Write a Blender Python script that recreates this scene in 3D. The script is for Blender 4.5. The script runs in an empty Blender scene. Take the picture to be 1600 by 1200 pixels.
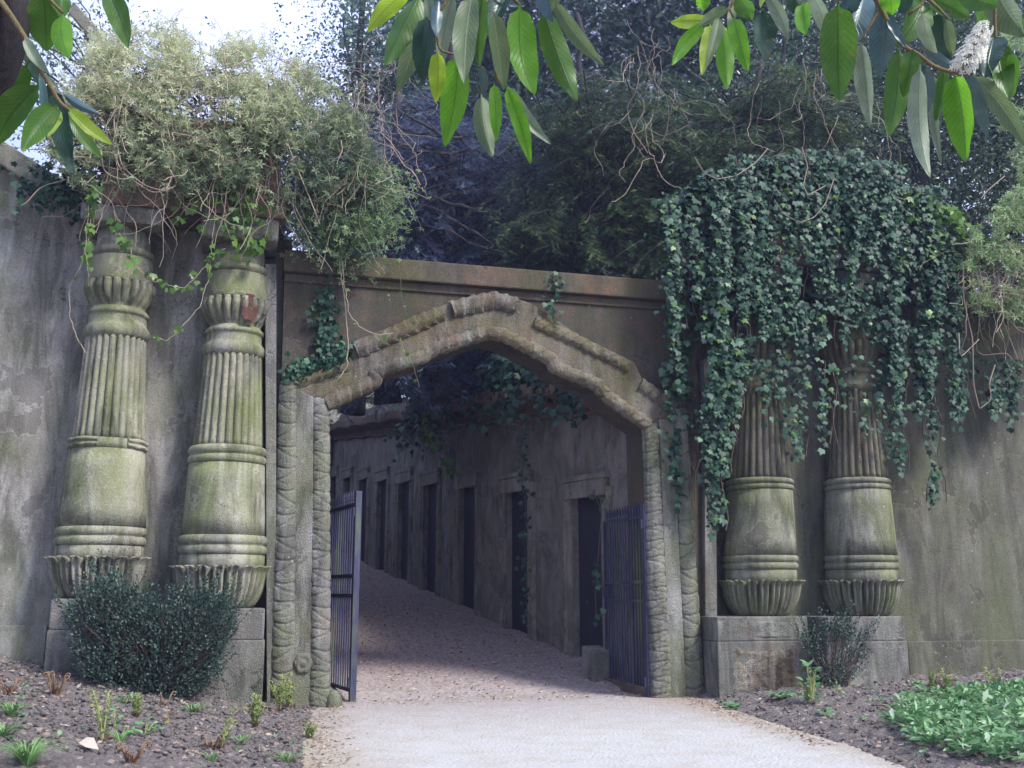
import bpy, bmesh, math, random
import numpy as np
from mathutils import Vector
from mathutils.geometry import tessellate_polygon
random.seed(5); RG = np.random.default_rng(7)
SC = bpy.context.scene
COL = SC.collection

# ------------------------------------------------------------------ camera, sky, sun, exposure
FPX = 1600.0; PITCH = math.atan(325/1600); CAM = np.array([0, 0, 1.5])
cam_data = bpy.data.cameras.new('camera'); cam = bpy.data.objects.new('camera', cam_data); COL.objects.link(cam)
cam_data.sensor_width = 36; cam_data.lens = 36*FPX/1600; cam_data.clip_start = 0.05; cam_data.clip_end = 1000
cam.location = CAM; cam.rotation_euler = (math.pi/2 + PITCH, 0, 0); SC.camera = cam
SUN = np.array([0.58, -0.40, 0.71]); SUN /= np.linalg.norm(SUN)
W = bpy.data.worlds.new("World"); SC.world = W; W.use_nodes = True
nt = W.node_tree; bg = nt.nodes['Background']
sky = nt.nodes.new('ShaderNodeTexSky'); sky.sky_type = 'NISHITA'; sky.sun_disc = False
sky.sun_elevation = math.asin(SUN[2]); sky.sun_rotation = math.atan2(SUN[0], SUN[1])
sky.air_density = 1.6; sky.dust_density = 3.0; sky.ozone_density = 3.0
tcw = nt.nodes.new('ShaderNodeTexCoord'); nzw = nt.nodes.new('ShaderNodeTexNoise'); nzw.inputs['Scale'].default_value = 2.2; nzw.inputs['Detail'].default_value = 6; nzw.inputs['Roughness'].default_value = .6
nt.links.new(tcw.outputs['Generated'], nzw.inputs['Vector'])
rw = nt.nodes.new('ShaderNodeValToRGB'); rw.color_ramp.elements[0].position = .34; rw.color_ramp.elements[1].position = .56; nt.links.new(nzw.outputs['Fac'], rw.inputs[0])
mw = nt.nodes.new('ShaderNodeMix'); mw.data_type = 'RGBA'; nt.links.new(rw.outputs[0], mw.inputs[0]); nt.links.new(sky.outputs[0], mw.inputs[6]); mw.inputs[7].default_value = (4.7, 5.3, 8.2, 1)   # broken cloud
nt.links.new(mw.outputs[2], bg.inputs[0]); bg.inputs[1].default_value = 0.088
sl = bpy.data.lights.new('sun', 'SUN'); sl.energy = 2.3; sl.angle = math.radians(15); sl.color = (1.0, .97, .93)
so = bpy.data.objects.new('sun', sl); COL.objects.link(so)
so.rotation_euler = Vector(-SUN).to_track_quat('-Z', 'Y').to_euler(); so.location = (5, -5, 20)
SC.view_settings.view_transform = 'Standard'; SC.view_settings.look = 'None'
SC.view_settings.exposure = 1.38; SC.view_settings.gamma = 1.0
SC.cycles.max_bounces = 6; SC.cycles.diffuse_bounces = 3; SC.cycles.glossy_bounces = 2
SC.cycles.transmission_bounces = 3; SC.cycles.transparent_max_bounces = 4
SC.cycles.use_adaptive_sampling = True; SC.cycles.adaptive_threshold = 0.02
SC.cycles.use_denoising = True

# ------------------------------------------------------------------ frames of reference
def ray(px, py):
    x = (px-800)/FPX; v = -(py-600)/FPX
    return np.array([x, math.cos(PITCH)-v*math.sin(PITCH), math.sin(PITCH)+v*math.cos(PITCH)])
def at_depth(px, py, k): return CAM + ray(px, py)*k
AF = math.radians(15)
EF = np.array([math.cos(AF), math.sin(AF), 0]); NF = np.array([math.sin(AF), -math.cos(AF), 0]); ZZ = np.array([0, 0, 1.])
_r = ray(480, 1105); PF0 = CAM + _r*(-1.5/_r[2])
def fw(s, t, z):
    "facade frame (along, out of the wall, up) to world"
    s = np.asarray(s, float); t = np.asarray(t, float); z = np.asarray(z, float)
    s, t, z = np.broadcast_arrays(s, t, z)
    return PF0 + s[..., None]*EF + t[..., None]*NF + z[..., None]*ZZ
def fp(px, py, t=0.):
    r = ray(px, py); k = ((PF0+t*NF-CAM) @ NF)/(r @ NF); p = CAM+r*k
    return float((p-PF0) @ EF), float(p[2]), float(k)
def fs(px, py, t=0.): return fp(px, py, t)[0]
def fz(px, py, t=0.): return fp(px, py, t)[1]
_r = ray(1000, 1080); A0 = CAM + _r*(-1.5/_r[2])
_d = ray(214, 720); _d = _d/math.hypot(_d[0], _d[1])
DA = np.array([_d[0], _d[1], 0]); SL = float(_d[2]); MA = np.array([DA[1], -DA[0], 0])
def aw(u, o, h):
    "avenue frame: u along, o from the right hand wall towards the path, h above the sloping path"
    u = np.asarray(u, float); o = np.asarray(o, float); h = np.asarray(h, float)
    u, o, h = np.broadcast_arrays(u, o, h)
    return A0 + u[..., None]*DA - o[..., None]*MA + (h + SL*u)[..., None]*ZZ
def to_f(P): q = P-PF0; return q @ EF, q @ NF
def to_a(P): q = P-A0; return q @ DA, -(q @ MA)

# ------------------------------------------------------------------ numpy noise
def _h(i, j, seed):
    v = np.sin(i*127.1 + j*311.7 + seed*74.7)*43758.5453
    return v-np.floor(v)
def vnoise(x, y, seed=0):
    i = np.floor(x); j = np.floor(y); fx = x-i; fy = y-j
    fx = fx*fx*(3-2*fx); fy = fy*fy*(3-2*fy)
    a = _h(i, j, seed); b = _h(i+1, j, seed); c = _h(i, j+1, seed); d = _h(i+1, j+1, seed)
    return (a*(1-fx)+b*fx)*(1-fy)+(c*(1-fx)+d*fx)*fy
def fbm(x, y, seed=0, o=4):
    r = 0; a = .5
    for k in range(o):
        r = r + a*vnoise(x*2**k, y*2**k, seed+k); a *= .5
    return r
def sst(x): x = np.clip(x, 0, 1); return x*x*(3-2*x)

# ------------------------------------------------------------------ materials
def newmat(name):
    m = bpy.data.materials.new(name); m.use_nodes = True
    return m, m.node_tree, m.node_tree.nodes['Principled BSDF']
def N(nt, t, **kw):
    n = nt.nodes.new(t)
    for k, v in kw.items():
        if k in n.inputs: n.inputs[k].default_value = v
        else: setattr(n, k, v)
    return n
def noise(nt, vec, scale, detail=5, rough=.6, dist=0.):
    n = nt.nodes.new('ShaderNodeTexNoise'); n.inputs['Scale'].default_value = scale
    n.inputs['Detail'].default_value = detail; n.inputs['Roughness'].default_value = rough; n.inputs['Distortion'].default_value = dist
    nt.links.new(vec, n.inputs['Vector']); return n.outputs['Fac']
def ramp(nt, fac, stops):
    n = nt.nodes.new('ShaderNodeValToRGB'); e = n.color_ramp.elements
    while len(e) < len(stops): e.new(.5)
    for k, (p, c) in enumerate(stops):
        e[k].position = p; e[k].color = (c if len(c) == 4 else (*c, 1)) if isinstance(c, tuple) else (c, c, c, 1)
    nt.links.new(fac, n.inputs[0]); return n.outputs[0]
def mix(nt, fac, a, b, mode='MIX'):
    n = nt.nodes.new('ShaderNodeMix'); n.data_type = 'RGBA'; n.blend_type = mode
    for sock, v in ((n.inputs[0], fac), (n.inputs[6], a), (n.inputs[7], b)):
        if isinstance(v, (int, float)): sock.default_value = v
        elif isinstance(v, tuple): sock.default_value = (*v, 1)
        else: nt.links.new(v, sock)
    return n.outputs[2]
def mapping(nt, vec, scale, loc=(0, 0, 0)):
    n = nt.nodes.new('ShaderNodeMapping'); n.inputs['Scale'].default_value = scale; n.inputs['Location'].default_value = loc
    nt.links.new(vec, n.inputs[0]); return n.outputs[0]
def bump(nt, bsdf, h, strength, dist=.02):
    b = nt.nodes.new('ShaderNodeBump'); b.inputs['Strength'].default_value = strength; b.inputs['Distance'].default_value = dist
    nt.links.new(h, b.inputs['Height']); nt.links.new(b.outputs[0], bsdf.inputs['Normal'])
def stone(name, c1, c2, green=(.10, .13, .045), g=.5, dark=.5, pink=.0, light=.3, bs=.5, seed=0, crack=0., vs=(2.4, .5), wear=.5):
    m, nt, b = newmat(name)
    pos = nt.nodes.new('ShaderNodeNewGeometry').outputs['Position']
    pos = mapping(nt, pos, (1, 1, 1), (seed*3.7, seed*1.9, seed*.7))
    c = mix(nt, ramp(nt, noise(nt, pos, 1.3, 6, .65), [(.3, 0.), (.7, 1.)]), c1, c2)
    st = noise(nt, mapping(nt, pos, (vs[0], vs[0], vs[1])), 1.3, 8, .66, .9)          # run-off streaks
    c = mix(nt, ramp(nt, st, [(.44, 0.), (.62, dark)]), c, (.035, .037, .030))
    lt = noise(nt, mapping(nt, pos, (2.1, 2.1, .5), (9, 4, 2)), 1.9, 5, .6)      # bleached lime
    c = mix(nt, ramp(nt, lt, [(.5, 0.), (.72, light)]), c, (.46, .46, .42))
    gm = noise(nt, mapping(nt, pos, (1, 1, .7), (3, 8, 5)), 1.1, 7, .68)
    c = mix(nt, ramp(nt, gm, [(.42, 0.), (.66, g)]), c, green)
    if pink:
        pm = noise(nt, mapping(nt, pos, (1, 1, 1), (13, 2, 7)), 1.7, 6, .7)
        c = mix(nt, ramp(nt, pm, [(.52, 0.), (.66, pink)]), c, (.24, .10, .07))
    sp = noise(nt, pos, 38, 4, .7)
    c = mix(nt, .55, c, ramp(nt, sp, [(.3, .28), (.55, .5), (.75, .85)]), 'OVERLAY')
    if crack:
        v = nt.nodes.new('ShaderNodeTexVoronoi'); v.feature = 'DISTANCE_TO_EDGE'; v.inputs['Scale'].default_value = .9
        dn = nt.nodes.new('ShaderNodeTexNoise'); dn.inputs['Scale'].default_value = 2.5; dn.inputs['Detail'].default_value = 6
        nt.links.new(pos, dn.inputs['Vector']); va = nt.nodes.new('ShaderNodeVectorMath'); va.operation = 'ADD'
        nt.links.new(pos, va.inputs[0]); nt.links.new(dn.outputs['Color'], va.inputs[1]); nt.links.new(va.outputs[0], v.inputs['Vector'])
        msk = ramp(nt, noise(nt, pos, .8, 2), [(.5, 0.), (.6, 1.)])
        cr = ramp(nt, v.outputs['Distance'], [(0., crack), (.008, 0.)])
        c = mix(nt, mix(nt, 1., cr, msk, 'MULTIPLY'), c, (.02, .018, .015))
    # crisp flaked patches, pits and lichen rosettes
    wp = noise(nt, mapping(nt, pos, (1, 1, 1), (21, 5, 3)), 1.15, 9, .62, .3); flake = ramp(nt, wp, [(.600, 0.), (.612, wear)])
    c = mix(nt, flake, c, tuple(x*.55 for x in c2))
    edge = ramp(nt, wp, [(.585, 0.), (.600, wear*.5), (.612, 0.)]); c = mix(nt, edge, c, tuple(min(1, x*1.5) for x in c1))
    vp = nt.nodes.new('ShaderNodeTexVoronoi'); vp.inputs['Scale'].default_value = 16; nt.links.new(pos, vp.inputs['Vector'])
    pm = ramp(nt, noise(nt, pos, 2.3, 3), [(.5, 0.), (.6, 1.)]); pit = mix(nt, 1., ramp(nt, vp.outputs['Distance'], [(.10, .75), (.17, 0.)]), pm, 'MULTIPLY')
    c = mix(nt, pit, c, (.03, .028, .025))
    vl = nt.nodes.new('ShaderNodeTexVoronoi'); vl.inputs['Scale'].default_value = 7.; nt.links.new(mapping(nt, pos, (1, 1, 1), (4, 4, 4)), vl.inputs['Vector'])
    lm = ramp(nt, noise(nt, mapping(nt, pos, (1, 1, 1), (2, 7, 1)), 1.5, 4), [(.53, 0.), (.6, 1.)]); lich = mix(nt, 1., ramp(nt, vl.outputs['Distance'], [(.08, .4), (.15, 0.)]), lm, 'MULTIPLY')
    c = mix(nt, lich, c, (.42, .44, .36))
    nt.links.new(c, b.inputs['Base Color']); b.inputs['Roughness'].default_value = .92
    b.inputs['Specular IOR Level'].default_value = .2
    hh = mix(nt, .5, noise(nt, pos, 9, 8, .7), noise(nt, pos, 55, 4, .6))
    hh = mix(nt, mix(nt, .5, flake, pit, 'ADD'), hh, (.1, .1, .1))
    bump(nt, b, hh, bs, .05)
    return m
def foliage(name, cols, trans=.35, rough=.5, tcol=None, spec=.4):
    m, nt, b = newmat(name)
    a = nt.nodes.new('ShaderNodeAttribute'); a.attribute_name = 'rnd'
    n = len(cols); c = ramp(nt, a.outputs['Fac'], [(k/(n-1) if n > 1 else 0, cols[k]) for k in range(n)])
    nt.links.new(c, b.inputs['Base Color']); b.inputs['Roughness'].default_value = rough
    b.inputs['Specular IOR Level'].default_value = spec
    tr = nt.nodes.new('ShaderNodeBsdfTranslucent')
    if tcol: tc = mix(nt, 1., c, tcol, 'MULTIPLY')
    else: tc = c
    nt.links.new(tc, tr.inputs[0])
    ms = nt.nodes.new('ShaderNodeMixShader'); ms.inputs[0].default_value = trans
    nt.links.new(b.outputs[0], ms.inputs[1]); nt.links.new(tr.outputs[0], ms.inputs[2])
    nt.links.new(ms.outputs[0], nt.nodes['Material Output'].inputs[0]); return m
def bark(name, c1, c2, sc=12):
    m, nt, b = newmat(name); pos = nt.nodes.new('ShaderNodeNewGeometry').outputs['Position']
    n = noise(nt, mapping(nt, pos, (1, 1, .3)), sc, 6, .7)
    nt.links.new(mix(nt, n, c1, c2), b.inputs['Base Color']); b.inputs['Roughness'].default_value = .9
    bump(nt, b, n, .8, .03); return m

M = {}
M['wall_l'] = stone('left_render', (.31, .30, .265), (.20, .185, .16), g=.45, dark=.6, light=.75, bs=.45, seed=1, crack=.8)
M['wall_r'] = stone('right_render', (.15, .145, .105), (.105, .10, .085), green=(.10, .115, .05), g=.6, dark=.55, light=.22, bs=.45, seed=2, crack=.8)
M['gate_wall'] = stone('gateway_render', (.095, .082, .065), (.055, .050, .044), green=(.07, .07, .028), g=.6, dark=.6, light=.05, pink=.15, seed=3)
M['carved'] = stone('carved_stone', (.25, .245, .21), (.15, .145, .13), green=(.13, .16, .06), g=.55, dark=.75, light=.45, pink=.1, bs=.9, seed=4)
M['arch'] = stone('arch_stone', (.19, .165, .125), (.11, .095, .08), green=(.13, .12, .035), g=.6, dark=.7, light=.3, pink=.2, bs=1., seed=5)
M['cornice'] = stone('cornice_stone', (.12, .10, .07), (.07, .062, .048), green=(.085, .085, .03), g=.7, dark=.55, light=.1, pink=.25, seed=6)
M['col_l'] = stone('pale_column_render', (.37, .36, .28), (.23, .22, .17), green=(.16, .19, .06), g=.75, dark=.8, light=.5, bs=.5, seed=7, crack=.5)
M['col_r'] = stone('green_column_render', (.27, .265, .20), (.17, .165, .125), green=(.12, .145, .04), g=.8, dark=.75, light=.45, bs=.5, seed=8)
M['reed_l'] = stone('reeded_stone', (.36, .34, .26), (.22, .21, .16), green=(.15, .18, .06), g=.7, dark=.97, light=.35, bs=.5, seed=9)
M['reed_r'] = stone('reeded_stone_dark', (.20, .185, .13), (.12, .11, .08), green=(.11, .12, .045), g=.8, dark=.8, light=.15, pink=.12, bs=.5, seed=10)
M['ped'] = stone('pedestal_render', (.24, .235, .215), (.15, .145, .135), g=.4, dark=.6, light=.55, pink=.15, bs=.8, seed=11, crack=1.)
M['brown'] = stone('brown_stone', (.20, .14, .10), (.13, .10, .08), g=.3, dark=.5, light=.1, pink=.7, seed=12)
M['avenue'] = stone('avenue_render', (.31, .29, .26), (.20, .185, .175), green=(.16, .165, .09), g=.45, dark=.6, light=.5, pink=.3, bs=.9, seed=13, vs=(.8, .8))
M['pale'] = stone('pale_render', (.42, .42, .36), (.30, .30, .26), g=.35, dark=.35, light=.5, seed=14)
M['brick'] = stone('exposed_brick', (.15, .06, .045), (.10, .045, .035), g=.1, dark=.3, light=.05, bs=1., seed=15)
M['surround'] = stone('doorcase_stone', (.33, .30, .26), (.20, .18, .165), green=(.14, .15, .07), g=.4, dark=.5, light=.5, pink=.2, bs=.8, seed=16, vs=(.8, .8))
M['moss'] = foliage('moss', [(.06, .10, .02), (.13, .17, .04)], .1)

# ------------------------------------------------------------------ mesh helpers
class MB:
    "collects polygons in world coordinates"
    def __init__(s): s.v = []; s.f = []; s.n = 0
    def add(s, v, f):
        v = np.asarray(v, float).reshape(-1, 3); s.v.append(v); s.f += [tuple(int(i)+s.n for i in q) for q in f]; s.n += len(v); return s
    def box(s, fr, a, b, c):
        "box in a frame: ranges of its three axes"
        P = [(x, y, z) for x in a for y in b for z in c]; P = np.array(P)
        return s.add(fr(P[:, 0], P[:, 1], P[:, 2]), [(0, 1, 3, 2), (4, 6, 7, 5), (0, 4, 5, 1), (2, 3, 7, 6), (0, 2, 6, 4), (1, 5, 7, 3)])
    def prism(s, fr, poly, t0, t1):
        n = len(poly); tri = tessellate_polygon([[Vector((p[0], p[1], 0)) for p in poly]])
        P = np.array(poly, float)
        v = np.concatenate([fr(P[:, 0], t0, P[:, 1]), fr(P[:, 0], t1, P[:, 1])])
        f = [tuple(t) for t in tri]+[tuple(i+n for i in reversed(t)) for t in tri]+[(i, (i+1) % n, (i+1) % n+n, i+n) for i in range(n)]
        return s.add(v, f)
    def grid(s, V, closed=False, cap=False):
        "V: rows x cols x 3"
        r, c, _ = V.shape; f = []; cc = c if closed else c-1
        for i in range(r-1):
            for j in range(cc):
                k = (j+1) % c; f.append((i*c+j, i*c+k, (i+1)*c+k, (i+1)*c+j))
        if cap: f.append(tuple(range(c))); f.append(tuple((r-1)*c+j for j in reversed(range(c))))
        return s.add(V.reshape(-1, 3), f)
    def tube(s, pts, rad, seg=6, cap=True):
        pts = np.asarray(pts, float); n = len(pts); rad = np.broadcast_to(np.asarray(rad, float), (n,))
        T = np.gradient(pts, axis=0); T /= np.linalg.norm(T, axis=1)[:, None]+1e-9
        ref = np.array([0, 0, 1.]) if abs(T[:, 2]).mean() < .8 else np.array([1., 0, 0])
        A = np.cross(T, ref); A /= np.linalg.norm(A, axis=1)[:, None]+1e-9; B = np.cross(T, A)
        th = np.linspace(0, 2*math.pi, seg, endpoint=False)
        V = pts[:, None]+rad[:, None, None]*(np.cos(th)[None, :, None]*A[:, None]+np.sin(th)[None, :, None]*B[:, None])
        return s.grid(V, True, cap)
    def build(s, name, mat, parent=None, smooth=False, bevel=0, origin=None):
        V = np.concatenate(s.v) if s.v else np.zeros((0, 3))
        if parent is not None: org = world_loc(parent)
        else: org = np.array(origin if origin is not None else [0, 0, 0], float)
        V = V-org
        me = bpy.data.meshes.new(name); me.from_pydata(V.tolist(), [], s.f); me.update()
        bm = bmesh.new(); bm.from_mesh(me); bmesh.ops.recalc_face_normals(bm, faces=bm.faces)
        if bevel:
            ed = [e for e in bm.edges if len(e.link_faces) == 2 and e.calc_face_angle(0) > .7]
            bmesh.ops.bevel(bm, geom=ed, offset=bevel, segments=2, affect='EDGES', profile=.6)
        bm.to_mesh(me); bm.free()
        return link(name, me, mat, parent, smooth, org)
def world_loc(o):
    l = np.zeros(3)
    while o is not None: l = l+np.array(o.location); o = o.parent
    return l
def link(name, me, mat, parent, smooth, org):
    if smooth: me.polygons.foreach_set('use_smooth', [True]*len(me.polygons))
    if mat is not None: me.materials.append(mat)
    o = bpy.data.objects.new(name, me); COL.objects.link(o)
    if parent is not None: o.parent = parent
    else: o.location = org
    return o
def bulk(name, V, F, mat, parent=None, rnd=None, smooth=False, origin=None, uv=None):
    "fast mesh: V (n,3) world, F (m,k)"
    org = world_loc(parent) if parent is not None else np.array(origin if origin is not None else [0, 0, 0], float)
    V = (np.asarray(V)-org).astype(np.float32); F = np.asarray(F, np.int32); k = F.shape[1]
    me = bpy.data.meshes.new(name); me.vertices.add(len(V)); me.vertices.foreach_set('co', V.ravel())
    me.loops.add(F.size); me.loops.foreach_set('vertex_index', F.ravel())
    me.polygons.add(len(F)); me.polygons.foreach_set('loop_start', np.arange(0, F.size, k, dtype=np.int32))
    me.polygons.foreach_set('loop_total', np.full(len(F), k, np.int32)); me.update(calc_edges=True)
    if rnd is not None:
        a = me.attributes.new('rnd', 'FLOAT', 'POINT'); a.data.foreach_set('value', np.asarray(rnd, np.float32))
    if smooth: me.polygons.foreach_set('use_smooth', np.ones(len(F), bool))
    me.validate()
    return link(name, me, mat, parent, False, org)
def thing(name, label, cat, loc, group=None):
    o = bpy.data.objects.new(name, None); COL.objects.link(o); o.location = [float(x) for x in loc]; o.empty_display_size = .2
    tag(o, label, cat, group); return o
def tag(o, label=None, cat=None, group=None, kind=None):
    if label: o['label'] = label
    if cat: o['category'] = cat
    if group: o['group'] = group
    if kind: o['kind'] = kind
    return o
def unit(a): return a/(np.linalg.norm(a, axis=-1, keepdims=True)+1e-9)
def scatter(T, TF, P, D, Nn, S):
    "copies of template T (x width, y length, z normal) at P, axis D, normal Nn, size S"
    D = unit(D); X = unit(np.cross(D, Nn)); Z = np.cross(X, D)
    S = np.broadcast_to(np.asarray(S, float), (len(P),))
    V = P[:, None]+S[:, None, None]*(T[None, :, 0, None]*X[:, None]+T[None, :, 1, None]*D[:, None]+T[None, :, 2, None]*Z[:, None])
    n, k = len(P), len(T)
    F = (TF[None]+(np.arange(n)*k)[:, None, None]).reshape(-1, TF.shape[1])
    return V.reshape(-1, 3), F
def rn(n, k=len(())): return RG.random(n)
def gn(n): return RG.normal(size=(n, 3))
LEAF = np.array([(0, 0, 0), (.27, .42, .06), (0, 1, -.06), (-.27, .42, .06)]); LEAF_F = np.array([(0, 1, 2), (0, 2, 3)])
ROUND = np.array([(0, 0, 0), (.3, .2, .05), (.38, .55, .06), (.15, .92, 0), (0, 1, -.03), (-.15, .92, 0), (-.38, .55, .06), (-.3, .2, .05)])
ROUND_F = np.array([(0, 1, 2), (0, 2, 3), (0, 3, 4), (0, 4, 5), (0, 5, 6), (0, 6, 7)])
IVY = np.array([(0, .3, 0), (0, 0, .0), (.22, -.12, -.03), (.5, .0, -.08), (.44, .2, -.03), (.62, .48, -.12), (.3, .55, -.02), (0, 1.02, -.14),
                (-.3, .55, -.02), (-.62, .48, -.12), (-.44, .2, -.03), (-.5, .0, -.08), (-.22, -.12, -.03)])
IVY_F = np.array([(0, i, i+1) for i in range(1, 12)]+[(0, 12, 1)])
def _spray(n=11):
    v = []; f = []
    for i in range(n):
        y = .05+.9*i/n; l = .22*(1-.55*i/n)
        for sd in (1, -1):
            k = len(v); v += [(0, y, 0), (0, y+.055, 0), (sd*l, y+.14, -.04*l)]; f.append((k, k+1, k+2))
    k = len(v); v += [(-.012, 0, 0), (.012, 0, 0), (0, 1.1, -.05)]; f.append((k, k+1, k+2))
    return np.array(v), np.array(f)
SPRAY, SPRAY_F = _spray()
SPRAY2, SPRAY2_F = _spray(5)
LANCE = np.array([(0, 0, 0), (.13, .3, .06), (.17, .6, .04), (0, 1, -.10), (-.17, .6, .04), (-.13, .3, .06), (0, .45, 0)]); LANCE_F = np.array([(6, 0, 1), (6, 1, 2), (6, 2, 3), (6, 3, 4), (6, 4, 5), (6, 5, 0)])
def _whorl(n=5, L=1):
    v = []; f = []
    for i in range(n):
        a = 2*math.pi*i/n; c, s = math.cos(a), math.sin(a); k = len(v)
        v += [(0, 0, 0), (c*.5-s*.16, s*.5+c*.16, .12), (c, s, .0), (c*.5+s*.16, s*.5-c*.16, .12)]; f += [(k, k+1, k+2), (k, k+2, k+3)]
    return np.array(v), np.array(f)
WHORL, WHORL_F = _whorl()
def many_tubes(paths, rads, seg=4):
    mb = MB()
    for p, r in zip(paths, rads): mb.tube(p, r, seg, False)
    return mb
def wander(p0, d0, n, step, jit, sag=0., rg=RG):
    p = np.array(p0, float); d = np.array(d0, float); out = [p.copy()]
    for i in range(n):
        d = d+rg.normal(size=3)*jit; d[2] -= sag; d /= np.linalg.norm(d)+1e-9; p = p+d*step; out.append(p.copy())
    return np.array(out)
# ------------------------------------------------------------------ ground, path, beds
def edge_l(t): return np.interp(t, [-2, .1, .5, 2.5, 5, 8, 12], [.3, .25, .12, -.12, -.3, -.6, -1.])
def edge_r(t): return np.interp(t, [-2, 0, .6, 1.1, 3, 5, 6.2, 9, 12], [5.3, 5.3, 5.55, 5.3, 5.05, 4.85, 4.6, 4.5, 4.6])
def bed_h(s, t):
    dl = edge_l(t)-s; dr = s-edge_r(t)
    zl = np.clip(.05+(-.56-s)*.175, .05, 1.0)*np.clip(1-.05*t, .4, 1)
    zr = .05+.02*np.clip(s-5.5, 0, 6)
    return np.where(dl > 0, zl*sst(dl/1.3)+.05*sst(dl/.3), 0)+np.where(dr > 0, zr*sst(dr/1.2)+.05*sst(dr/.35), 0)
def ground_z(x, y):
    P = np.stack([x, y, 0*x], -1); s, t = to_f(P); u, o = to_a(P)
    return np.where(t > -.6, bed_h(s, t), 0)+SL*np.clip(u, 0, 60)
def gz1(s, t):
    p = fw(s, t, 0); return float(ground_z(np.array([p[0]]), np.array([p[1]]))[0])

def mat_gravel():
    m, nt, b = newmat('gravel'); pos = nt.nodes.new('ShaderNodeNewGeometry').outputs['Position']
    fine = noise(nt, pos, 45, 5, .8); med = noise(nt, pos, 2.2, 5, .6)
    pale = mix(nt, fine, (.32, .315, .30), (.52, .52, .505))
    pale = mix(nt, ramp(nt, med, [(.45, 0.), (.7, .4)]), pale, (.33, .29, .21))
    v = nt.nodes.new('ShaderNodeTexVoronoi'); v.inputs['Scale'].default_value = 26; nt.links.new(pos, v.inputs['Vector'])
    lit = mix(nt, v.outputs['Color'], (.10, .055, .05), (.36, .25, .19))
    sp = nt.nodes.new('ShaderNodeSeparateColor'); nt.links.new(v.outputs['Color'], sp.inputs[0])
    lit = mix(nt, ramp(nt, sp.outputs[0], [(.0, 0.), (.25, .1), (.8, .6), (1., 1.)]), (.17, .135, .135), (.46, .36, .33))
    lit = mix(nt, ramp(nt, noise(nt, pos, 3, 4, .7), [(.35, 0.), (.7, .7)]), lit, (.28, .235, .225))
    # avenue litter to pale hoggin; the slow fade also paints in shade turning to daylight
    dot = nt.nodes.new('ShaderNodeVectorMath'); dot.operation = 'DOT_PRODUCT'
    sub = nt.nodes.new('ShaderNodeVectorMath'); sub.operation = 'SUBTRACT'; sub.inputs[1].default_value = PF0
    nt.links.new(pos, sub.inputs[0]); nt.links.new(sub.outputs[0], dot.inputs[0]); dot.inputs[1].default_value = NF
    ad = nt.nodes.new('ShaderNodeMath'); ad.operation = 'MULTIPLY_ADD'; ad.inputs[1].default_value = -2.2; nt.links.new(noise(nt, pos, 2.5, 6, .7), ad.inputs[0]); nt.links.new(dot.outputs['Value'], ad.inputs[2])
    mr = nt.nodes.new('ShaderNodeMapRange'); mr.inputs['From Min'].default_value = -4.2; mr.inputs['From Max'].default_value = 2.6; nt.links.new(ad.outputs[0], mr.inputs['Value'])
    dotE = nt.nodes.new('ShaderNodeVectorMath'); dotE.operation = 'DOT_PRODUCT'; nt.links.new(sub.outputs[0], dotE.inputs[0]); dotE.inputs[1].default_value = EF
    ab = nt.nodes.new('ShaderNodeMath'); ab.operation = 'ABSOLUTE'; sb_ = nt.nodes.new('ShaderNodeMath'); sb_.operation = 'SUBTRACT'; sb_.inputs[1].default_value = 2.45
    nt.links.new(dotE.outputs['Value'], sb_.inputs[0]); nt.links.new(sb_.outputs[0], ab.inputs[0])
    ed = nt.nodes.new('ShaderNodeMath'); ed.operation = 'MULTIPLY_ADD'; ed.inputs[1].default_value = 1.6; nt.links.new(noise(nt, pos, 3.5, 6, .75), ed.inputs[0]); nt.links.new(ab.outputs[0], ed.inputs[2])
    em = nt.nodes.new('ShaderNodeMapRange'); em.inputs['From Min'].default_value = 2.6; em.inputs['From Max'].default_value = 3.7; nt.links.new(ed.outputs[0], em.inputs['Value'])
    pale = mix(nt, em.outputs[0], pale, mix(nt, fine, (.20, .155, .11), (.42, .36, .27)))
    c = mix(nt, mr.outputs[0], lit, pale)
    # scattered crumbs of soil on the pale part
    v2 = nt.nodes.new('ShaderNodeTexVoronoi'); v2.inputs['Scale'].default_value = 7; nt.links.new(pos, v2.inputs['Vector'])
    c = mix(nt, ramp(nt, v2.outputs['Distance'], [(.035, .8), (.07, 0.)]), c, (.10, .08, .07))
    nt.links.new(c, b.inputs['Base Color']); b.inputs['Roughness'].default_value = .95; b.inputs['Specular IOR Level'].default_value = .1
    bump(nt, b, mix(nt, .5, fine, v.outputs['Distance']), .7, .03); return m
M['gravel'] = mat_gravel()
def mat_soil():
    m, nt, b = newmat('soil'); pos = nt.nodes.new('ShaderNodeNewGeometry').outputs['Position']
    f = noise(nt, pos, 30, 7, .75); g = noise(nt, pos, 5, 5, .7)
    c = mix(nt, ramp(nt, f, [(.3, 0.), (.7, 1.)]), (.075, .066, .062), (.25, .225, .215))
    c = mix(nt, ramp(nt, g, [(.45, 0.), (.7, .6)]), c, (.26, .225, .215))
    v = nt.nodes.new('ShaderNodeTexVoronoi'); v.inputs['Scale'].default_value = 20; nt.links.new(pos, v.inputs['Vector'])
    sp = nt.nodes.new('ShaderNodeSeparateColor'); nt.links.new(v.outputs['Color'], sp.inputs[0])
    c = mix(nt, ramp(nt, sp.outputs[0], [(.90, 0.), (.96, .8)]), c, (.40, .33, .27))
    nt.links.new(c, b.inputs['Base Color']); b.inputs['Roughness'].default_value = .95; b.inputs['Specular IOR Level'].default_value = .15
    bump(nt, b, f, 1., .04); return m
M['soil'] = mat_soil()
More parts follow.
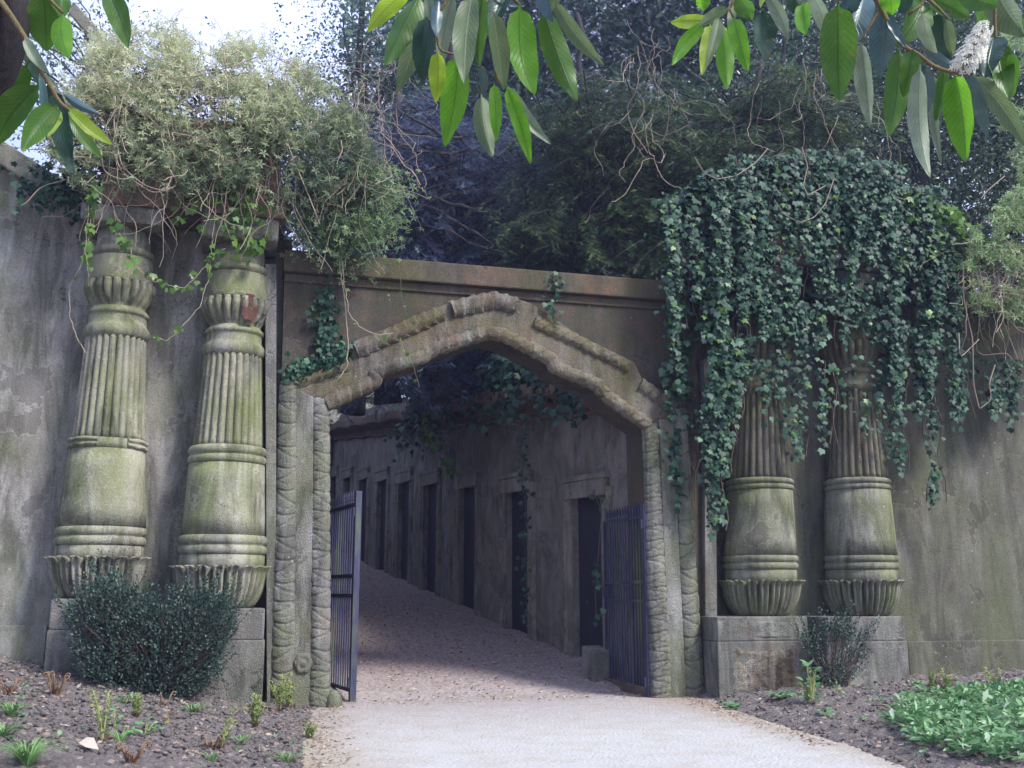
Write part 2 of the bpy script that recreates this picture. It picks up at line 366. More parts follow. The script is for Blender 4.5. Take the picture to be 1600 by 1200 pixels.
def heightfield(name, xs, ys, fn, mat):
    X, Y = np.meshgrid(xs, ys, indexing='ij'); V = fn(X, Y)
    r, c = X.shape; i = np.arange(r-1)[:, None]*c+np.arange(c-1)[None]; F = np.stack([i, i+c, i+c+1, i+1], -1).reshape(-1, 4)
    o = bulk(name, V.reshape(-1, 3), F, mat, smooth=True); tag(o, kind='structure'); return o
# one sheet to the horizon
def f_ground(X, Y): return np.stack([X, Y, np.where((Y > 14), -.3, -.06)+0*X], -1)
g = np.concatenate([[-400, -200, -100], np.linspace(-60, 60, 41), [100, 200, 400]])
heightfield('ground', g, g, f_ground, M['soil'])
def f_path(S, T):
    P = fw(S, T, 0); z = .018*fbm(P[..., 0]*1.5, P[..., 1]*1.5, 3)+.006*vnoise(P[..., 0]*14, P[..., 1]*14, 5)
    u, o = to_a(P); P[..., 2] = z+SL*np.clip(u, 0, 60)-.004; return P
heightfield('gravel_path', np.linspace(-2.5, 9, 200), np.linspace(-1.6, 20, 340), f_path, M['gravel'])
def f_av(U, O):
    P = aw(U, O, 0); z = .02*fbm(P[..., 0]*1.5, P[..., 1]*1.5, 3)+.006*vnoise(P[..., 0]*12, P[..., 1]*12, 5)
    z = z+.10*sst((.5-O)/.5)*fbm(U*1.3, O*2, 9)
    _s, _t = to_f(P); z = z*sst((-.1-_t)/.9)-.06*(_t > -1.0); P[..., 2] = z+SL*np.clip(U, 0, 60); return P
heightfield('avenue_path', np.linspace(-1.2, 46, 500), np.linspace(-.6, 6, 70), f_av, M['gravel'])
def f_bed(S, T):
    P = fw(S, T, 0); h = bed_h(S, T); d = np.maximum(edge_l(T)-S, S-edge_r(T))
    b = sst(d/.4); z = h*1.0+b*(.12*(fbm(S*2.1, T*2.1, 11)-.45)+.10*(fbm(S*7, T*7, 12, 3)-.45)+.05*(vnoise(S*26, T*26, 14)-.5))
    P[..., 2] = z-.025*(1-sst(d/.12)); return P
def bedz(s, t): return float(f_bed(np.array([[s]]), np.array([[t]]))[0, 0, 2])
heightfield('left_flower_bed', np.linspace(-9, .4, 380), np.linspace(-.3, 9, 370), f_bed, M['soil'])
heightfield('right_flower_bed', np.linspace(4.2, 15, 400), np.linspace(-.3, 9, 340), f_bed, M['soil'])
# earth terraces held behind the walls, sloping up with the avenue
def f_hill_r(U, O): P = aw(U, O, 0); P[..., 2] = 4.9+SL*U+(-O)*.12+.5*fbm(U*.3, O*.3, 20); return P
def f_hill_l(U, O): P = aw(U, O, 0); P[..., 2] = 4.9+SL*U+(O-5.3)*.10+.5*fbm(U*.3, O*.3, 21); return P
heightfield('right_hillside', np.linspace(.3, 90, 90), np.linspace(-80, -.7, 60), f_hill_r, M['soil'])
heightfield('left_hillside', np.linspace(.3, 90, 90), np.linspace(6.1, 80, 60), f_hill_l, M['soil'])

# ------------------------------------------------------------------ gateway
GW = thing('gateway', 'weathered brown stone gateway with a stepped pointed arch over the gravel path', 'gateway', fw(2.6, 0, 0))
inner = [(513, 632), (560, 612), (589, 602), (590, 588), (662, 566), (677, 554), (762, 527), (783, 530), (857, 566), (862, 576), (935, 609), (946, 626), (1006, 668)]
outer = [(438, 600), (462, 590), (515, 570), (549, 558), (551, 534), (625, 505), (692, 477), (775, 457), (830, 474), (905, 524), (990, 566), (1003, 592), (1062, 632), (1078, 645)]
IN = [fp(*p)[:2] for p in inner]; OU = [fp(*p, .08)[:2] for p in outer]
LJ0, LJ1 = fs(511, 1100), fs(1021, 1095)          # opening at the ground
TOPZ, FASZ = 6.29, 5.97
SLo, SRo = fs(430, 1000), fs(1108, 1000)
poly = [(SLo, -.1), (LJ0, -.1)]+IN+[(LJ1, -.1), (SRo+.1, -.1), (SRo-.05, FASZ), (SLo-.1, FASZ)]
MB().prism(fw, poly, 0., -.75).build('wall', M['gate_wall'], GW)
# carved band round the arch, 8 cm proud
band = IN+OU[::-1]; band = [(s, z) for s, z in band]
MB().prism(fw, band, .004, .09).build('arch_band', M['arch'], GW)
MB().box(fw, (SLo-.12, SRo+.15), (-.78, .13), (FASZ+.003, TOPZ)).build('cornice', M['cornice'], GW, bevel=.02)
MB().box(fw, (SLo-.10, SRo+.1), (.0, .035), (FASZ-.13, FASZ-.003)).build('cornice_moulding', M['cornice'], GW, bevel=.02)
def path_resample(pts, step):
    pts = np.array(pts, float); seg = np.linalg.norm(np.diff(pts, axis=0), axis=1); L = np.concatenate([[0], np.cumsum(seg)])
    n = max(2, int(L[-1]/step)); l = np.linspace(0, L[-1], n); return np.stack([np.interp(l, L, pts[:, k]) for k in range(pts.shape[1])], 1), l
def roll(name, pts, rad, tpos, mat, parent, kind='scale', period=.24, step=.014, seg=28, squash=.85):
    P, l = path_resample(pts, step); P0 = P.copy()
    if len(pts) > 2:
        for _ in range(3): P[1:-1] = (P[:-2]+P[1:-1]*2+P[2:])/4
    T = np.gradient(P, axis=0); T /= np.linalg.norm(T, axis=1)[:, None]+1e-9
    th = np.linspace(-math.pi/2*1.15, math.pi/2*1.15, seg); rad = np.interp(l, np.linspace(0, l[-1], len(np.atleast_1d(rad))), np.atleast_1d(rad))
    L2, TH = np.meshgrid(l, th, indexing='ij')
    sd = len(name) % 7+len(pts)+pts[0][0]*3.1
    if kind == 'scale':
        lj = L2+.10*(vnoise(L2*2.2, TH*0, sd)-.5); ph = (lj/period+.07*np.sin(TH*2+sd)) % 1.; row = np.floor(lj/period+.07*np.sin(TH*2+sd))
        sgn = np.where(row % 2 == 0, 1., -1.); ds = ph-.12-.55*(np.sin(TH)*sgn+1)/2; ds2 = ph-.92+.5*(np.sin(TH*1.)*sgn+1)/2
        d = -.17*np.exp(-((ph-.03)/.035)**2)+.05*np.sin(ph*math.pi)-.12*np.exp(-(ds/.045)**2)*(ph > .1)-.07*np.exp(-(ds2/.05)**2)*(np.sin(TH*1.3+sd) > -.2)-.05*np.exp(-((ph-.55-.2*np.cos(TH))/.035)**2)*(row % 3 != 0)
    else:
        ph = (L2/period+.25*np.sin(TH)+.5*vnoise(L2*2, TH*1.5, sd)) % 1.
        d = .07*np.sin(ph*2*math.pi)-.14*np.exp(-((ph-.5)/.08)**2)+.10*(fbm(L2*11, TH*4, 6)-.47)
    d = d+.28*(fbm(L2*3.2+sd, TH*1.6, 4)-.47)*(1 if kind != 'scale' else .45)
    R = rad[:, None]*(1+d)
    # radius vector: in-plane normal (sin) and out of the wall (cos)
    A = np.stack([T[:, 1], -T[:, 0]], 1)
    S = P[:, None, 0]+R*np.sin(TH)*A[:, None, 0]; Z = P[:, None, 1]+R*np.sin(TH)*A[:, None, 1]
    TT = tpos+R*np.cos(TH)*squash
    MB().grid(fw(S, TT, Z)).build(name, mat, parent, smooth=True)
def fpts(L, t=.1): return [fp(*p, t)[:2] for p in L]
roll('arch_inner_roll', fpts([(510, 632), (560, 607), (585, 597), (588, 580), (660, 557), (677, 546), (762, 518), (785, 522), (860, 560), (868, 574), (935, 600), (948, 618), (1014, 664)]), .11, .065, M['arch'], GW, 'rope', .17)
roll('arch_outer_roll', fpts([(556, 548), (628, 517), (690, 489)]), .125, .06, M['arch'], GW, 'rope', .16)
roll('arch_outer_roll', fpts([(706, 484), (773, 468), (806, 478)]), .14, .06, M['arch'], GW, 'rope', .16)
roll('arch_outer_roll', fpts([(835, 502), (900, 532), (984, 574)]), .11, .06, M['arch'], GW, 'rope', .16)
roll('arch_outer_roll', fpts([(1000, 600), (1055, 635)]), .115, .06, M['arch'], GW, 'rope', .16)
roll('arch_outer_roll', fpts([(459, 600), (514, 582), (546, 570)]), .09, .06, M['arch'], GW, 'rope', .2)
def px2(l): return fpts(l, .1)
roll('carved_jamb', px2([(452, 596), (440, 1108)]), [.135, .17], .05, M['carved'], GW, 'scale', .30)
roll('carved_jamb', px2([(502, 622), (498, 1112)]), [.12, .155], .05, M['carved'], GW, 'scale', .26)
roll('carved_jamb', px2([(1018, 662), (1035, 1098)]), [.125, .17], .05, M['carved'], GW, 'scale', .22)
roll('carved_jamb', px2([(1062, 640), (1086, 1100)]), [.13, .17], .05, M['carved'], GW, 'scale', .34)
def strip(name, pts, t0, t1, mat, parent, bevel=.012): MB().prism(fw, [fp(*p, t1)[:2] for p in pts], t0, t1).build(name, mat, parent, bevel=bevel)
strip('jamb_panel', [(460, 606), (490, 620), (486, 1106), (452, 1106)], .004, .13, M['carved'], GW)
strip('jamb_panel', [(1030, 655), (1052, 655), (1073, 1098), (1048, 1098)], .004, .14, M['carved'], GW)
# carved rosette low on the left jamb
mb = MB(); c = fp(474, 1036, .13)
th = np.linspace(0, 2*math.pi, 24, endpoint=False)
rr = np.array([.0, .03, .05, .07, .11, .12, .125]); tt = np.array([.05, .045, .02, .03, .035, .02, .0])
V = np.array([[fw(c[0]+r*math.cos(a)*(1+.06*math.cos(a*6)), .13+h, c[1]+r*1.1*math.sin(a)*(1+.06*math.cos(a*6))) for a in th] for r, h in zip(rr, tt)])
mb.grid(V, True); mb.build('rosette', M['carved'], GW, smooth=True)
strip('pilaster', [(414, 412), (432, 412), (431, 1108), (417, 1108)], -.4, .12, M['ped'], GW)
strip('pilaster', [(1100, 560), (1117, 560), (1122, 1096), (1103, 1098)], -.4, .10, M['ped'], GW)
# moss pad on the left shoulder of the arch
def blob_pts(n, c, r, sq=(1, 1, 1)):
    v = unit(gn(n))*(RG.random((n, 1))**(1/3))*np.array(sq)*r; return np.array(c)+v
# ------------------------------------------------------------------ wing walls
WL = thing('wing_wall', 'pale streaked stucco wall with a ramped coping at the left of the columns', 'wall', fw(-4, -.35, 0))
top = [fp(0, 262, -.35)[:2], fp(120, 340, -.35)[:2]]
sl = (top[1][1]-top[0][1])/(top[1][0]-top[0][0]); zl = lambda s: top[0][1]+sl*(s-top[0][0])
s0, s1, s2 = -12., fs(130, 340, -.35), SLo
MB().prism(fw, [(s0, -.1), (s2, -.1), (s2, 6.6), (s1, 6.6), (s1, zl(s1)), (s0, zl(s0))], -.35, -.9).build('wall', M['wall_l'], WL)
MB().prism(fw, [(s0, zl(s0)), (s1, zl(s1)), (s1, zl(s1)+.36), (s0, zl(s0)+.36)], -.95, -.17).build('coping', M['wall_l'], WL, bevel=.03)
MB().box(fw, (s0, fs(72, 1000, -.3)), (-.345, -.27), (-.05, fz(30, 977, -.3))).build('plinth', M['wall_l'], WL, bevel=.015)
eb0, eb1 = fs(158, 310, .5), fs(446, 350, .5)
MB().box(fw, (eb0, eb1), (-.9, .52), (6.60, 7.05)).build('beam', M['brown'], WL, bevel=.03)
MB().box(fw, (eb0+.1, eb1-.1), (-.9, .25), (7.053, 8.1)).build('parapet', M['brown'], WL, bevel=.04)
WR = thing('wing_wall', 'mossy olive stucco wall behind the ivy on the right of the gateway', 'wall', fw(10, -.35, 0))
s3 = fs(1108, 900)
MB().prism(fw, [(s3, -.1), (17, -.1), (17, 6.3), (s3, 6.6)], -.35, -.9).build('wall', M['wall_r'], WR)
MB().box(fw, (fs(1419, 1030, -.3), 17), (-.345, -.28), (-.05, fz(1500, 1001, -.3))).build('plinth', M['wall_r'], WR, bevel=.02)
MB().box(fw, (10.5, 17), (-.95, -.2), (6.31, 6.6)).build('coping', M['wall_r'], WR, bevel=.03)
rb0, rb1 = fs(1118, 430, .5), fs(1425, 430, .5)
MB().box(fw, (rb0, rb1), (-.9, .50), (6.62, 7.1)).build('beam', M['brown'], WR, bevel=.03)
MB().box(fw, (rb0+.5, rb1-.3), (-.9, .05), (7.103, 7.9)).build('parapet', M['brown'], WR, bevel=.04)

M['rubble'] = stone('rubble', (.27, .23, .17), (.12, .095, .08), green=(.12, .13, .06), g=.4, dark=.9, light=.6, pink=.2, bs=1., seed=22)
# ------------------------------------------------------------------ columns
TC = -.02
def column(label, x0, yb, prof, mats, shear=0., xref=None, broken=False, brick=False, ped=None, top_flare=True):
    """x0,yb: pixel foot of the axis; prof: dict of pixel heights and widths along the axis"""
    s0, z0, k0 = fp(x0, yb, TC); root = thing('egyptian_column', label, 'column', fw(s0, TC, 0), 'reeded columns flanking the gateway')
    def axis_x(y):   # picture x of the upright axis at height y
        lo, hi = z0-2, z0+9
        for _ in range(30):
            mid = (lo+hi)/2; P = fw(s0, TC, mid)-CAM; cy = P @ np.array([0, math.cos(PITCH), math.sin(PITCH)]); cz = P @ np.array([0, -math.sin(PITCH), math.cos(PITCH)])
            yy = 600-1600*cz/cy
            if yy > y: lo = mid
            else: hi = mid
        return mid, cy
    def zk(y):
        z, dep = axis_x(y); return z, dep/1600
    def surf(name, rows, mat, mod=None, nth=96, smooth=True, caps=True):
        rows = np.array(rows, float); th = np.linspace(0, 2*math.pi, nth, endpoint=False)
        V = []
        for z, r in rows:
            rr = np.full(nth, r); zz = np.full(nth, z)
            if mod: rr, zz = mod(z, r, th)
            s = s0+rr*np.cos(th)+shear*(z-z0); t = TC+rr*np.sin(th)
            n_ = 1+.012*(fbm(th*3+x0, np.full(nth, z*2.5), 31)-.47)
            V.append(fw(s0+shear*(z-z0)+rr*n_*np.cos(th), TC+rr*n_*np.sin(th), zz))
        MB().grid(np.array(V), True, caps).build(name, mat, root, smooth=smooth)
    P = {k: zk(v[0])+(v[1],) for k, v in prof.items()}     # z, m per px, width px
    wide = math.sqrt(1+((x0-800)/FPX)**2); Z = lambda k: P[k][0]; R = lambda k: P[k][1]*P[k][2]/2/wide
    # lotus bowl
    zb, zt, rb, rt = Z('lotus_b'), Z('lotus_t'), R('lotus_b'), R('lotus_t')
    H = zt-zb; npet = 20
    def lot(z, r, th):
        f = (z-zb)/H; ph = np.abs(((th*npet/(2*math.pi)+.3) % 1)-.5)*2      # 0 centre .. 1 edge
        g = .27*np.exp(-((ph-1)/.22)**2)+.08*np.exp(-(ph/.22)**2)-.03*np.exp(-((ph-.5)/.2)**2)
        rr = r*(1-g*np.clip(f*1.6+.25, 0, 1)+.02*np.sin(th*3+x0))
        zz = np.full_like(th, z)-(.085*H*np.clip((f-.75)/.25, 0, 1))*(ph**2)+.05*H*np.clip((f-.8)/.2, 0, 1)*np.sin(th*5+x0)*0
        return rr, zz
    rows = []
    for f in np.linspace(0, 1, 26):
        r = rb+(rt*.95-rb)*(math.sin(min(1, f*1.12)*math.pi/2)**.62)
        r = r if f < .8 else r+(.13*H*((f-.8)/.2)**1.6)
        rows.append((zb+H*f, r))
    rows += [(zt-.02*H, rt*.93), (zt-.10*H, rt*.86)]
    surf('lotus_base', rows, mats[0], lot, 240, caps=False)
    # plain collar and two rolls
    def rolls(name, za, zb_, r, n=2, mat=mats[0], bulge=.035):
        rows = [(za-.02, r*.90), (za, r*.96)]
        for i in range(n):
            a = za+(zb_-za)*i/n; h = (zb_-za)/n
            for f in np.linspace(0, 1, 9): rows.append((a+h*f, r+bulge*(math.sin(f*math.pi)**.6)-.02))
        rows += [(zb_+.005, r*.93)]
        surf(name, rows, mat)
    zc0, zc1 = Z('ring1_b'), Z('ring1_t')
    surf('collar', [(zt-.12*H, R('ring1_b')*.93), (zt+.3*(zc0-zt), R('ring1_b')*.955), (zc0, R('ring1_b')*.95)], mats[0])
    rolls('lower_moulding', zc0, zc1, R('ring1_b')-.015)
    zd0, zd1 = zc1, Z('ring2_b')
    surf('drum', [(zd0, R('drum_b'))]+[(zd0+(zd1-zd0)*f, R('drum_b')+(R('drum_t')-R('drum_b'))*f) for f in (.25, .5, .75)]+[(zd1, R('drum_t'))], mats[0])
    if not broken: rolls('upper_moulding', Z('ring2_b'), Z('ring2_t'), R('ring2')-.015)
    else:
        # two surviving pieces of the roll, the middle is broken away
        for a0, a1 in ((math.pi*.55, math.pi*1.12), (math.pi*-.02, math.pi*.30)):
            V = []; zz0, zz1, r = Z('ring2_b'), Z('ring2_t'), R('ring2')
            for f in np.linspace(0, 1, 14):
                aa = np.linspace(a0, a1, 30); jag = 1+.03*(fbm(aa*6, np.full(30, f*4), 44)-.5)
                rr = (r-.03+.04*math.sin(min(f, .999)*math.pi*2 % math.pi)**.6)*jag
                V.append(fw(s0+rr*np.cos(aa), TC+rr*np.sin(aa), zz0+(zz1-zz0)*f+.02*vnoise(aa*5, aa*0+f, 3)))
            V = np.array(V); Vi = V.copy(); cx = fw(s0, TC, 0); Vi[..., :2] = cx[:2]+(V[..., :2]-cx[:2])*.8
            mb = MB(); mb.grid(V); mb.grid(Vi[::-1]); mb.grid(np.stack([V[0], Vi[0]])); mb.grid(np.stack([V[-1], Vi[-1]])); mb.grid(np.stack([V[:, 0], Vi[:, 0]])); mb.grid(np.stack([V[:, -1], Vi[:, -1]]))
            mb.build('broken_moulding', mats[0], root, smooth=True)
        surf('upper_moulding', [(zd1-.01, R('drum_t')), (Z('ring2_t'), R('shaft_b')*1.02)], mats[0])
    # reeded shaft
    nre = 26; za, zs = (Z('ring2_t')), Z('neck_b')
    def reed(z, r, th):
        c = np.abs(np.sin(th*nre/2)); return r*(1-.12+.12*c**.6), np.full_like(th, z)
    surf('reeded_shaft', [(za-.01+(zs-za+.02)*f, R('shaft_b')+(R('shaft_t')-R('shaft_b'))*f) for f in np.linspace(0, 1, 18)], mats[1], reed, 26*12)
    # neck
    zn0, zn1 = Z('neck_b'), Z('neck_t'); rn0 = R('neck')
    rows = [(zn0-.02, rn0*.92)]
    for f in np.linspace(0, 1, 8): rows.append((zn0+(zn1-zn0)*.42*f, rn0+.035*math.sin(f*math.pi)**.6))
    rows += [(zn0+(zn1-zn0)*.5, rn0*.95), (zn0+(zn1-zn0)*.72, rn0*.95)]
    for f in np.linspace(0, 1, 7): rows.append((zn0+(zn1-zn0)*(.74+.2*f), rn0*.95+.03*math.sin(f*math.pi)**.6))
    rows += [(zn1+.01, rn0*.9)]
    surf('neck_moulding', rows, mats[2])
    # lobed cup
    zu0, zu1 = zn1, Z('cup_t'); ru = R('cup')
    def lobes(z, r, th):
        f = (z-zu0)/(zu1-zu0); c = np.abs(np.sin(th*22/2)); return r*(1-.17*np.clip(f*2.2, 0, 1)*(1-c**.6)), np.full_like(th, z)
    rows = [(zu0+(zu1-zu0)*f, rn0*.88+(ru-rn0*.88)*min(1, (max(f-.12, 0)/.62))**.6*(1-.10*max(0, f-.75)/.25)) for f in np.linspace(0, 1, 16)]
    surf('lobed_cup', rows, mats[1], lobes, 264)
    zk1 = Z('cap_t'); rk = R('cap'); zr = zu1+(zk1-zu1)*.46
    surf('capital', [(zu1-.01, ru*.90), (zu1+.02, ru*.915), (zr, rk*1.06), (zr+.015, rk*.94), (zr+.03, rk*.93), (zr+.045, rk*1.07), (zr+.12, rk*1.05), (zr+.135, rk*.92), (zr+.16, rk*.92), (zk1, rk*.9)], mats[2])
    if brick:
        V = []; 
        for z in np.linspace(zu0+.05, zu1+.03, 12):
            aa = np.linspace(-1.50, -1.02, 14)+math.pi*0; aa = -aa   # facing the viewer
            w = .5+.5*math.sin((z-zu0)/(zu1-zu0)*2.6); aa = math.pi/2-.42+(aa-1.26)*w*(.85+.35*vnoise(aa*0+3, aa*0+z*14, 8))
            rr = ru*(.925+.05*vnoise(aa*14, aa*0+z*18, 8)); V.append(fw(s0+rr*np.cos(aa), TC+rr*np.sin(aa), z))
        MB().grid(np.array(V)).build('exposed_brick', M['brick'], root, smooth=True)
    # abacus
    hw = ped['ab']; zt2 = 6.597 if ped.get('ab_top') is None else ped['ab_top']
    MB().box(fw, (s0+shear*(zk1-z0)-hw, s0+shear*(zk1-z0)+hw), (TC-.45, TC+.50), (zk1, zt2)).build('abacus', mats[3], root, bevel=.035)
    # pedestal
    tf = .60; a, b = fs(ped['l'], 1000, tf), fs(ped['r'], 1000, tf); zt_ = z0
    mj = fz(ped['xj'], ped['yj'], tf)
    MB().box(fw, (a+.015, b-.015), (-.34, tf-.015), (mj+.003, zt_)).build('pedestal_block', mats[3] if ped.get('m') is None else M['ped'], root, bevel=.02)
    MB().box(fw, (a, b), (-.34, tf), (-.1, mj)).build('pedestal', M['ped'], root, bevel=.02)
    return root
profL = lambda d, w=1.: dict(lotus_b=(950+d, 98*w), lotus_t=(884+d, 153*w), ring1_b=(868+d, 143*w), ring1_t=(838+d, 141*w), drum_b=(838+d, 134*w), drum_t=(728+d, 121*w), ring2_b=(728+d, 124*w), ring2_t=(701+d, 122*w), ring2=(714+d, 126*w),
    shaft_b=(700+d, 112*w), shaft_t=(560+d, 93*w), neck_b=(560+d, 93*w), neck=(545+d, 92*w), neck_t=(516+d, 90*w), cup_t=(474+d, 112*w), cup=(495+d, 113*w), cap=(435+d, 92*w), cap_t=(390+d, 80*w))
pl = profL(0)
column('reeded column beside the left gate jamb, its lobed cup broken to red brick', 343, 950, pl, (M['col_l'], M['reed_l'], M['col_l'], M['ped']), brick=True, ped=dict(l=272, r=414, xj=395, yj=1000, ab=.52))
pl = profL(-14, 1.02); pl['ring2_b'] = (706, 124); pl['ring2_t'] = (690, 122); pl['ring2'] = (697, 126); pl['drum_t'] = (706, 120); pl['drum_b'] = (824, 141); pl['shaft_b'] = (690, 116)
pl['neck_b'] = (532, 98); pl['shaft_t'] = (532, 97); pl['neck'] = (517, 97); pl['neck_t'] = (487, 92); pl['cup_t'] = (447, 114); pl['cup'] = (465, 116); pl['cap'] = (405, 94); pl['cap_t'] = (366, 84)
pl['lotus_b'] = (935, 98); pl['lotus_t'] = (870, 157)
column('outermost reeded column on the left, with the roll moulding above its drum broken', 150, 935, pl, (M['col_l'], M['reed_l'], M['col_l'], M['ped']), broken=True, ped=dict(l=72, r=232, xj=100, yj=984, ab=.52))
prR = dict(lotus_b=(962, 80), lotus_t=(906, 129), ring1_b=(891, 121), ring1_t=(868, 119), drum_b=(868, 117), drum_t=(768, 104), ring2_b=(768, 107), ring2_t=(750, 107), ring2=(759, 108),
    shaft_b=(750, 100), shaft_t=(616, 79), neck_b=(616, 80), neck=(600, 80), neck_t=(580, 78), cup_t=(540, 96), cup=(558, 97), cap=(505, 82), cap_t=(468, 74))
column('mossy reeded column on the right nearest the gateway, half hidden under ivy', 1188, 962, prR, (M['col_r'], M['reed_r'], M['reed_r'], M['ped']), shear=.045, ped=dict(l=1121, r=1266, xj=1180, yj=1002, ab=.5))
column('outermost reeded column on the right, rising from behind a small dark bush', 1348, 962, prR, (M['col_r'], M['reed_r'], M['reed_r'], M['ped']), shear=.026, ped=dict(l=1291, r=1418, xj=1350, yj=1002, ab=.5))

# ------------------------------------------------------------------ iron gates
def mat_iron():
    m, nt, b = newmat('painted_iron'); pos = nt.nodes.new('ShaderNodeNewGeometry').outputs['Position']
    n = noise(nt, mapping(nt, pos, (1, 1, .25)), 4, 6, .7)
    c = mix(nt, ramp(nt, n, [(.4, 0.), (.62, 1.)]), (.028, .029, .068), (.055, .06, .105))
    c = mix(nt, ramp(nt, noise(nt, mapping(nt, pos, (1, 1, .3), (4, 2, 9)), 1.6, 5), [(.56, 0.), (.7, .8)]), c, (.11, .15, .045))
    c = mix(nt, ramp(nt, noise(nt, mapping(nt, pos, (1, 1, 1), (8, 8, 1)), 14, 7, .7), [(.60, 0.), (.64, .8)]), c, (.10, .055, .04))
    nt.links.new(c, b.inputs['Base Color']); b.inputs['Roughness'].default_value = .6; b.inputs['Specular IOR Level'].default_value = .35
    return m
M['iron'] = mat_iron()
def gate(label, hx, ht, az, length, zbot, zrail, ztip, nb):
    s_, _, _ = fp(hx, 1000, ht); base = fw(s_, ht, 0); base[2] = 0
    root = thing('iron_gate', label, 'gate', base, 'open gates of the gateway')
    d = np.array([math.sin(az), math.cos(az), 0]); q = np.array([d[1], -d[0], 0])
    def fr(x, y, z):
        x, y, z = np.broadcast_arrays(np.asarray(x, float), np.asarray(y, float), np.asarray(z, float)); return base+x[..., None]*d+y[..., None]*q+z[..., None]*ZZ
    MB().box(fr, (-.045, .045), (-.045, .045), (-.1, zrail+.18)).build('post', M['iron'], root, bevel=.008)
    MB().box(fr, (length-.02, length+.03), (-.02, .02), (zbot, zrail+.02)).build('stile', M['iron'], root)
    for z in (zbot+.04, (zbot+zrail)*.5+.02, (zbot+zrail)*.5+.30, zrail):
        MB().box(fr, (.046, length-.021), (-.015, .015), (z-.025, z+.025)).build('rail', M['iron'], root)
    MB().box(fr, (length-.10, length+.05), (-.035, .035), ((zbot+zrail)*.5+.08, (zbot+zrail)*.5+.24)).build('lock', M['iron'], root, bevel=.006)
    for z in (zbot+.15, zrail-.12): MB().tube(fr([.0, .0], [-.055, -.055], [z-.07, z+.07]), .026, 8).build('hinge', M['iron'], root)
    for i in range(nb):
        x = .14+(length-.26)*i/(nb-1); th = np.linspace(0, 2*math.pi, 6, endpoint=False)
        zs = [zbot+.05, ztip-.16, ztip-.15, ztip-.09, ztip]; rs = [.013, .013, .02, .022, .002]
        V = np.array([fr(x+r*np.cos(th), .0+r*np.sin(th), z) for z, r in zip(zs, rs)])
        MB().grid(V, True, True).build('bar', M['iron'], root)
    return root, base, d, fr
zL = lambda y: fz(555, y, -.48)
gate('left iron gate leaf swung back towards the avenue wall', 553, -.48, math.radians(-24.5), 2.25, zL(1084), zL(787), zL(762), 17)
zR = lambda y: fz(1013, y, .02)
rt_, base_r, d_r, fr_r = gate('right iron gate leaf standing ajar before the first tomb door', 1013, .02, math.radians(-15.5), 1.72, zR(1082), zR(806), zR(783), 14)
mb = MB().box(fr_r, (.05, 1.68), (-.05, -.02), (zR(1092), zR(1074))); mb.build('kick_board', M['brown'], rt_, bevel=.01)
# stone kerb stub beside the first door, stop stone at the left jamb
p = aw(1.55, .55, 0); o = MB().box(aw, (.72, 1.18), (.12, .46), (-.1, .50)).build('stone_post', M['avenue'], None, origin=p, bevel=.04); tag(o, 'low square stone post beside the first tomb doorway by the right gate', 'post')
p = fp(520, 1093, -.05); c = fw(p[0], .12, p[1])
th = np.linspace(0, 2*math.pi, 20, endpoint=False); V = np.array([[c+np.array([.11*math.sin(f)*math.cos(a), .11*math.sin(f)*math.sin(a), -.04+.18*math.cos(f)]) for a in th] for f in np.linspace(.05, 2.4, 10)])
o = MB().grid(V, True, True).build('guard_stone', M['carved'], None, smooth=True, origin=c); tag(o, 'small rounded guard stone at the foot of the left gate jamb', 'stone')

